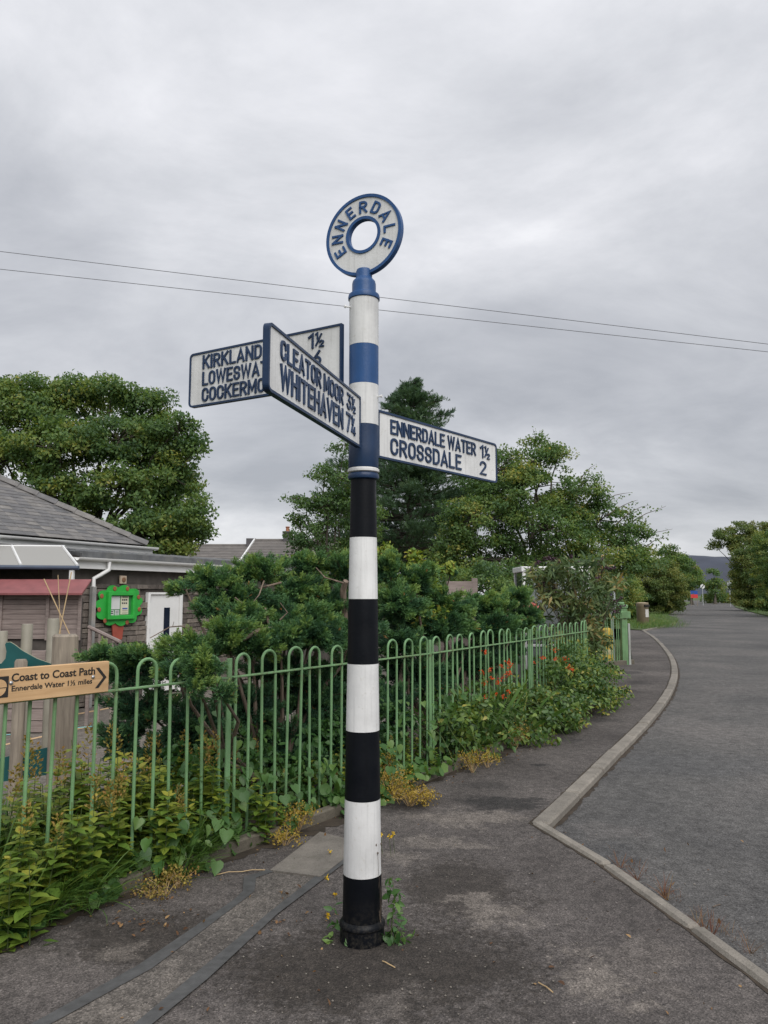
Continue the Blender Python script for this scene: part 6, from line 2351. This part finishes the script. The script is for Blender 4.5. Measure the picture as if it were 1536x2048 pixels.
LOOSE = [loosestrife_proto(60 + i, h, sp) for i, (h, sp) in enumerate([(.50, .19), (.60, .22), (.44, .15), (.66, .20), (.54, .0), (.36, .0), (.56, .17), (.48, .0), (.62, .0)])]


def put_loose(p, k, sc, rz, zone):
    lm, sm, km = LOOSE[k]
    lab = ('leafy stem with browned spike, ' if km else 'spikeless leafy stem, ') + zone
    root = thing('loosestrife', lab, 'plant', p, ('spiked' if km else 'leafy') + ' stems ' + zone, rz)
    root.scale = (sc, sc, sc)
    link('stem', sm, root, True)
    link('leaves', lm, root, True)
    if km:
        link('seed_spike', km, root, True)['kind'] = 'stuff'


def zone_of(s, d):
    side_ = 'in front of' if d < 0 else 'just behind' if d < .35 else 'well behind'
    where = 'the railing under the wooden path sign' if s < 1.25 else 'the railing right of the path sign' if s < 2.5 else 'the railing nearest left of the signpost' if s < 4.3 else 'the railing hidden by the signpost'
    return side_ + ' ' + where


rl = random.Random(33)
npl = 0
for _ in range(1500):
    if npl >= 215:
        break
    s = rl.uniform(.25, 5.2)
    d = rl.uniform(-.16, .75)
    wgt = 1.0 if .5 < s < 2.7 else .6 if s < .5 else .22 if s < 3.6 else .34
    if rl.random() > wgt:
        continue
    k = rl.choice([0, 1, 2, 3, 6]) if rl.random() < .30 else rl.choice([4, 5, 4, 7, 8])
    sc = rl.uniform(.8, 1.15) * (1.0 if d > .1 else .8) * (1.0 if s < 2.7 else .6)
    put_loose(tuple(fence_pt(s, d, bank_z(d))), k, sc, rl.uniform(0, 6.28), zone_of(s, d))
    npl += 1
for (px, py, z, k, sc) in [(25, 1800, .0, 4, .9), (60, 1830, .0, 5, 1.0), (15, 1840, 0, 4, .8), (85, 1790, 0, 2, .9), (140, 1760, 0, 4, 1.0), (180, 1745, 0, 0, .95), (230, 1720, 0, 2, 1.0), (110, 1700, 0, 1, .9)]:
    p = gz(px, py + 60, 0)
    put_loose((p.x, p.y, -.02), k, sc, rl.uniform(0, 6.28), 'at the pavement edge in the near left corner')

# ---- bindweed: big plain leaves, each leaf a part
HEART_ME = []
for i in range(4):
    v = HEART[0] * np.array([1, 1, 1 + .6 * i])
    HEART_ME.append(np_mesh('leaf', (v, np.array([j for f in HEART[1] for j in f]), np.array([3] * len(HEART[1])), np.full(len(v), .2 + .22 * i)), M['lf_bind']))


def bindweed(label, spots, n, size, seed):
    rd = random.Random(seed)
    c0 = sum((Vector(s_[0]) for s_ in spots), Vector()) / len(spots)
    root = thing('bindweed', label, 'bindweed', (c0.x, c0.y, 0), 'big leaved bindweed climbing the railing')
    per = n // len(spots)
    for (c, r_, h) in spots:
        vine = []
        for i in range(per):
            q = Vector(c) + Vector((rd.uniform(-r_, r_), rd.uniform(-r_, r_), rd.uniform(0, h)))
            o = link('leaf', rd.choice(HEART_ME), root)
            o.location = q - root.location
            sz = size * rd.uniform(.6, 1.2)
            o.scale = (sz, sz, sz)
            o.rotation_euler = (rd.uniform(.3, 1.25) * -1 + PI * 0, rd.uniform(-.4, .4), rd.uniform(-1.2, 1.2) + PI + .6)
            vine.append(q)
        vine.sort(key=lambda q: q.z)
        MB().tube([Vector((c[0], c[1], -.05))] + vine[::max(1, len(vine) // 6)], .0022, 4, False).build('vine', M['stem'], root)


def fsp(s, d, z):
    return tuple(fence_pt(s, d, z))


bindweed('big leaved bindweed low on the railing beside the loosestrife', [(fsp(1.9, -.10, .06), .16, .3), (fsp(2.2, -.12, .02), .16, .28), (fsp(2.45, -.06, .1), .12, .35)], 66, .078, 1)
bindweed('big leaved bindweed round the foot of the railing post left of the signpost', [(fsp(2.75, -.03, .04), .12, .4), (fsp(3.05, -.05, .05), .14, .34), (fsp(2.6, .2, .3), .2, .5)], 54, .072, 2)
bindweed('big leaved bindweed on the railing just left of the signpost', [(fsp(3.5, -.06, .03), .16, .36), (fsp(3.9, -.08, .03), .18, .4), (fsp(4.2, -.05, .03), .14, .35)], 84, .070, 3)
bindweed('big leaved bindweed on the railing just right of the signpost', [(fsp(4.7, .0, .2), .16, .5), (fsp(5.2, .0, .25), .16, .5), (fsp(5.6, -.02, .3), .16, .45)], 60, .075, 4)

# low filler of mixed foliage along the foot of the railing
items = []
for _ in range(150):
    s = random.uniform(-1.0, 5.2)
    d = random.uniform(-.20, .9)
    items.append((s, d, bank_z(max(0, d)) + random.uniform(.02, .30 if d > 0 else .16), .12, .07, 26, random.uniform(.05, .7)))
leafy('ground_foliage', 'low tangle of small leaves covering the ground at the foot of the railing', 'ground cover', fsp(2, .2, 0), sd_clumps(items), M['lf_bram'], LEAF6, .048)
items = []
for _ in range(170):
    s = random.uniform(2.2, 7.2)
    d = random.uniform(.12, 1.0)
    items.append((s, d, bank_z(d) + random.uniform(.05, .58), .14, .09, 26, random.uniform(.0, .55)))
leafy('undergrowth', 'shadowed undergrowth behind the railing beneath the junipers', 'undergrowth', fsp(4, .6, 0), sd_clumps(items), M['lf_bind'], LEAF6, .058)
# lady's mantle style rounded leaves near the kerb
items = []
for _ in range(36):
    s = random.choice([random.uniform(.9, 2.2), random.uniform(3.3, 4.8)])
    items.append((s, random.uniform(-.22, .05), random.uniform(.02, .14), .10, .05, 12, random.uniform(.2, .9)))
leafy('round_leaved_plant', 'low plants with rounded lobed leaves at the edge of the pavement', 'plant', fsp(2.5, -.1, 0), sd_clumps(items), M['lf_bind'], ROUND, .070)


# ---- grass
def grass(name, label, spots, mat='lf_grass'):
    P, D, Sz, T = [], [], [], []
    for (c, r_, n, L, lean, t) in spots:
        for _ in range(n):
            a, q = random.uniform(0, 2 * PI), r_ * math.sqrt(random.random())
            P.append((c[0] + q * math.cos(a), c[1] + q * math.sin(a), c[2]))
            D.append((math.cos(a) * .45 + random.gauss(0, .3) + lean[0], math.sin(a) * .45 + random.gauss(0, .3) + lean[1], random.uniform(.5, 1.3)))
            Sz.append(L * random.uniform(.5, 1.2))
            T.append(t + random.gauss(0, .18))
    n = len(P)
    D = np.array(D)
    Z = np.stack([-D[:, 0], -D[:, 1], np.full(n, -.2)], 1) * -1 + RNG.normal(size=(n, 3)) * .3
    Z[:, 2] = -np.abs(Z[:, 2]) * .2
    c0 = spots[0][0]
    o = leaf_obj(name, [(BLADE, np.array(P), frames(D, Z), np.array(Sz), np.array(T))], M[mat])
    tag(o, label, 'grass', None, 'stuff')
    return o


spots = []
for _ in range(26):
    s, d = random.uniform(-.6, 1.5), random.uniform(.1, .9)
    spots.append((fsp(s, d, bank_z(d)), .10, 70, .50, (0, 0), .35))
for _ in range(22):
    s, d = random.uniform(.7, 2.3), random.uniform(-.20, .1)
    spots.append((fsp(s, d, 0), .08, 60, .30, (d1.y * .35, -d1.x * .35), .45))
for (px, py) in [(110, 1845), (130, 1850), (90, 1860), (400, 1745), (430, 1735), (20, 1900)]:
    p = gz(px, py)
    spots.append(((p.x - .08, p.y + .10, .06), .07, 90, .26, (.4, -.35), .5))
grass('long_grass', 'long fine grass growing behind and through the left end of the railing', spots)
spots = []
vpoly = gz(1275, 1255)
for _ in range(130):
    px, py = random.uniform(1252, 1345), random.uniform(1228, 1257)
    p = gz(px, py, .03)
    spots.append((tuple(p), .8, 40, .32, (0, 0), random.uniform(.3, .8)))
for _ in range(70):
    px, py = random.uniform(1200, 1390), random.uniform(1207, 1228)
    p = gz(px, py, .03)
    if px > 1340 + (1228 - py) * 1.2:
        continue
    spots.append((tuple(p), 2.0, 40, .45, (0, 0), random.uniform(.5, 1.0)))
for _ in range(80):
    px = random.uniform(1462, 1560)
    lim = 1207 + max(0, px - 1462) * .33
    p = gz(px, random.uniform(1203, max(1204, lim - 1)), .02)
    spots.append((tuple(p), 1.5, 40, .45, (0, 0), random.uniform(.2, .8)))
grass('verge_grass', 'rough grass on the verges beside the bend in the road', spots)


# ---- dry yellow flowering clumps by the kerb
def dry_clump(label, spots, mat='lf_dry', leaf=.016):
    c0 = spots[0][0]
    root = thing('dry_flower_clump', label, 'plant', c0, 'dry yellowed flower clumps at the pavement edge')
    P, T = [], []
    mb = MB()
    for (c, r_, h, n) in spots:
        for _ in range(max(3, n // 26)):
            a, q = random.uniform(0, 2 * PI), r_ * math.sqrt(random.random())
            e = Vector((c[0] + q * math.cos(a), c[1] + q * math.sin(a), c[2] + h * random.uniform(.35, 1.0)))
            mb.tube([Vector((c[0], c[1], c[2] - .02)), Vector(c).lerp(e, .5) + Vector((0, 0, h * .15)), e], [.0022, .0018, .001], 4, False)
            m = 26
            P.append(np.array(e) + RNG.normal(size=(m, 3)) * np.array([.028, .028, .018]))
            T.append(np.full(m, random.uniform(.15, .85)) + RNG.normal(size=m) * .12)
    P, T = np.concatenate(P), np.concatenate(T)
    leaf_obj('flower_heads', [(LEAF4, P, rand_frames(len(P), (0, 0, .6), 1.0), leaf * RNG.uniform(.6, 1.4, len(P)), T)], M[mat], root, stuff=True)
    mb.build('stems', M['cane'], root)['kind'] = 'stuff'


def sp(px, py, r_, h, n, z=0.0):
    return (tuple(gz(px, py, z)), r_, h, n)


dry_clump('dry yellow flower clump spilling onto the pavement just right of the post', [sp(785, 1600, .16, .22, 900), sp(820, 1612, .14, .12, 700), sp(845, 1606, .10, .08, 300), sp(765, 1580, .12, .30, 500)])
dry_clump('dry yellow flower clump at the kerb left of the post', [sp(595, 1665, .12, .16, 500), sp(570, 1690, .09, .08, 300)])
dry_clump('yellow flower clump halfway along the bramble', [sp(1030, 1500, .18, .26, 600), sp(1050, 1480, .14, .2, 400), sp(945, 1545, .14, .16, 500), sp(975, 1535, .12, .14, 300)])
dry_clump('rusty dead flower clump at the left kerb', [sp(330, 1790, .10, .08, 350), sp(300, 1795, .08, .06, 250), sp(360, 1775, .09, .10, 300)], 'lf_spike', .014)
dry_clump('withered brown flower heads behind the railing under the path sign', [(fsp(.55, .45, .25), .12, .3, 400)], 'lf_spike', .016)

# ---- weeds at the foot of the post
wl = [(-.012, 0)]
cl = []
for (px, py, z, n, t) in [(672, 1858, .05, 7, .3), (668, 1848, .10, 5, .5), (662, 1872, .01, 6, .9), (690, 1880, .02, 4, .6)]:
    p = gz(px, py + 12, 0)
    cl.append(((p.x, p.y, z), (.02, .02, .02), n, t))
p = gz(668, 1890)
leafy('weed', 'small weed with a browned leaf at the left foot of the signpost', 'weed', (p.x, p.y, 0), cl, M['lf_bind'], LEAF6, .038, 'weeds at the foot of the signpost')
cl, st = [], []
p0_ = gz(785, 1888)
for (dx, z, n, t) in [(.0, .27, 6, .5), (.01, .22, 9, .4), (.02, .17, 10, .7), (.005, .12, 10, .4), (.03, .06, 12, .3), (.06, .03, 10, .8), (-.02, .04, 8, .3), (.02, .01, 14, .2)]:
    cl.append(((p0_.x + dx - .005, p0_.y + random.uniform(-.02, .02), z), (.03, .02, .02), n, t))
st = [(curve_pts((p0_.x, p0_.y, -.02), (p0_.x + .0, p0_.y, .29), 0, 4, .03), .003), (curve_pts((p0_.x, p0_.y, -.02), (p0_.x + .05, p0_.y - .02, .12), .1, 3, .03), .0025)]
leafy('weed', 'taller leafy weed growing up the right side of the signpost foot', 'weed', (p0_.x, p0_.y, 0), cl, M['lf_bind'], LANCE[0] * np.array([1.9, 1, 1]) is None or (LANCE[0] * np.array([1.9, 1, 1]), LANCE[1]), .044, 'weeds at the foot of the signpost', st)
mb = MB()
q = gz(762, 1880)
for tips in [(-.034, .40), (-.022, .425), (.0, .43), (-.014, .39)]:
    mb.tube(curve_pts((q.x, q.y - .03, 0), (q.x + tips[0], q.y - .05, tips[1]), 0, 5, .012), [.0012, .0011, .001, .0009, .0008, .0008], 4, False)
    mb.lathe([(.0005, 0), (.0032, .004), (.0030, .010), (.0005, .013)], 6, (q.x + tips[0], q.y - .05, tips[1] - .004))
o = mb.build('dry_stalk', M['twig'])
tag(o, 'thin dry stalk with tiny seed heads in front of the lowest white band', 'weed')
for i, (px, py) in enumerate([(653, 1755), (671, 1788), (656, 1832), (762, 1668), (786, 1667), (779, 1672), (660, 1702)]):
    hz = .03 if i in (0, 1, 2, 6) else .12
    c = gz(px, py, hz)
    root = thing('buttercup', ['tiny yellow flower left of the post beside the cover slab corner', 'tiny yellow flower left of the post, halfway down the black foot', 'tiny yellow flower nearest the post foot on the left', 'tiny yellow flower touching the right edge of the lowest white band',
                                'right hand one of the yellow flowers right of the post', 'lower one of the pair of yellow flowers right of the post', 'tiny yellow flower lying on the cover slab'][i], 'flower', (c.x, c.y, 0), 'tiny yellow flowers around the post')
    n = 9
    leaf_obj('petals', [(LEAF4, np.array(c) + RNG.normal(size=(n, 3)) * .004, rand_frames(n, (0, -.4, 1), .5), RNG.uniform(.012, .02, n), RNG.random(n))], M['fl_yellow'], root)
    MB().tube(curve_pts((c.x + .01, c.y + .01, -.01), c, 0, 3, .02), .0012, 4, False).build('stem', M['stem'], root)

# ---- rusty weeds in the gutter behind the near kerb
spots, spots2 = [], []
for _ in range(46):
    u = random.random()
    px = 1190 + 330 * u
    py = 1692 + (px - 1190) * .74 - 2
    p = gz(px + random.uniform(4, 22), py - random.uniform(2, 12), ROAD_Z)
    spots.append((tuple(p), .03, random.choice([3, 5, 9]), random.choice([.025, .04, .06]), (0, 0), random.uniform(.1, .9)))
for (px, py) in [(1330, 1795), (1335, 1800), (1328, 1790), (1275, 1760), (1395, 1850), (1410, 1860), (1500, 1905), (1240, 1735), (1425, 1870)]:
    p = gz(px, py, ROAD_Z)
    spots.append((tuple(p), random.choice([.008, .014]), 15, .11, (0, 0), random.uniform(.1, .9)))
grass('gutter_weeds', 'rusty red and straw coloured weeds in the gutter along the near kerb', spots, 'lf_red')

# ---- fallen leaves, twigs and grit
P, T = [], []
for _ in range(150):
    s = random.uniform(-.5, 9)
    p = fence_pt(s, -random.uniform(.16, .55) ** 1.2, .006)
    P.append(tuple(p)), T.append(random.random())
for _ in range(70):
    p = gz(random.uniform(200, 1500), random.uniform(1640, 2040), .006)
    P.append((p.x, p.y, .006)), T.append(random.random())
for _ in range(50):
    px = random.uniform(1080, 1500)
    p = gz(px + random.uniform(5, 50), 1650 + (px - 1070) * .72, ROAD_Z + .006)
    P.append(tuple(p)), T.append(random.random())
for _ in range(120):
    c = gz(random.choice([330, 245, 300, 700, 560]), random.choice([1842, 1850, 1790, 1668]), .006)
    P.append((c.x + random.gauss(0, .06), c.y + random.gauss(0, .05), .008)), T.append(random.random())
P = np.array(P)
o = leaf_obj('leaf_litter', [(LEAF6, P, rand_frames(len(P), (0, 0, 1), .35, 0), RNG.uniform(.010, .034, len(P)), np.array(T))], M['lf_brown'])
tag(o, 'scattered dead leaves and petals on the pavement and gutter', 'leaf litter', None, 'stuff')
mb = MB()
for _ in range(420):
    p = gz(random.uniform(100, 1536), random.uniform(1640, 2046), .0)
    z = 0.004 if p.x < 1.0 else ROAD_Z + .004
    r_ = random.uniform(.002, .0055)
    mb.add([(p.x + dx * r_, p.y + dy * r_, z + dz * r_) for dx, dy, dz in ((1, 0, 0), (-1, .2, 0), (0, 1, 0), (.1, -1, 0), (0, 0, 1), (0, 0, -.8))], [(0, 2, 4), (2, 1, 4), (1, 3, 4), (3, 0, 4), (2, 0, 5), (1, 2, 5), (3, 1, 5), (0, 3, 5)])
o = mb.build('grit', M['slab'])
tag(o, 'loose pale grit scattered on the tarmac', 'grit', None, 'stuff')
for (a, b, lab) in (((432, 1752), (530, 1742), 'long pale twig lying beside the cover slab'), ((1077, 1968), (1106, 1988), 'short pale stick lying on the pavement near the bottom'), ((1425, 1802), (1440, 1797), 'dark forked twig lying on the road'), ((765, 1925), (790, 1938), 'curved straw lying on the pavement right of the post')):
    A, B = gz(*a), gz(*b)
    A.z = B.z = .006 if A.x < 1.3 else ROAD_Z + .006
    o = MB().tube(curve_pts(A, B, .03, 4, .02), .0028, 5).build('twig', M['cane'] if 'pale' in lab or 'straw' in lab else M['twig'])
    tag(o, lab, 'twig')
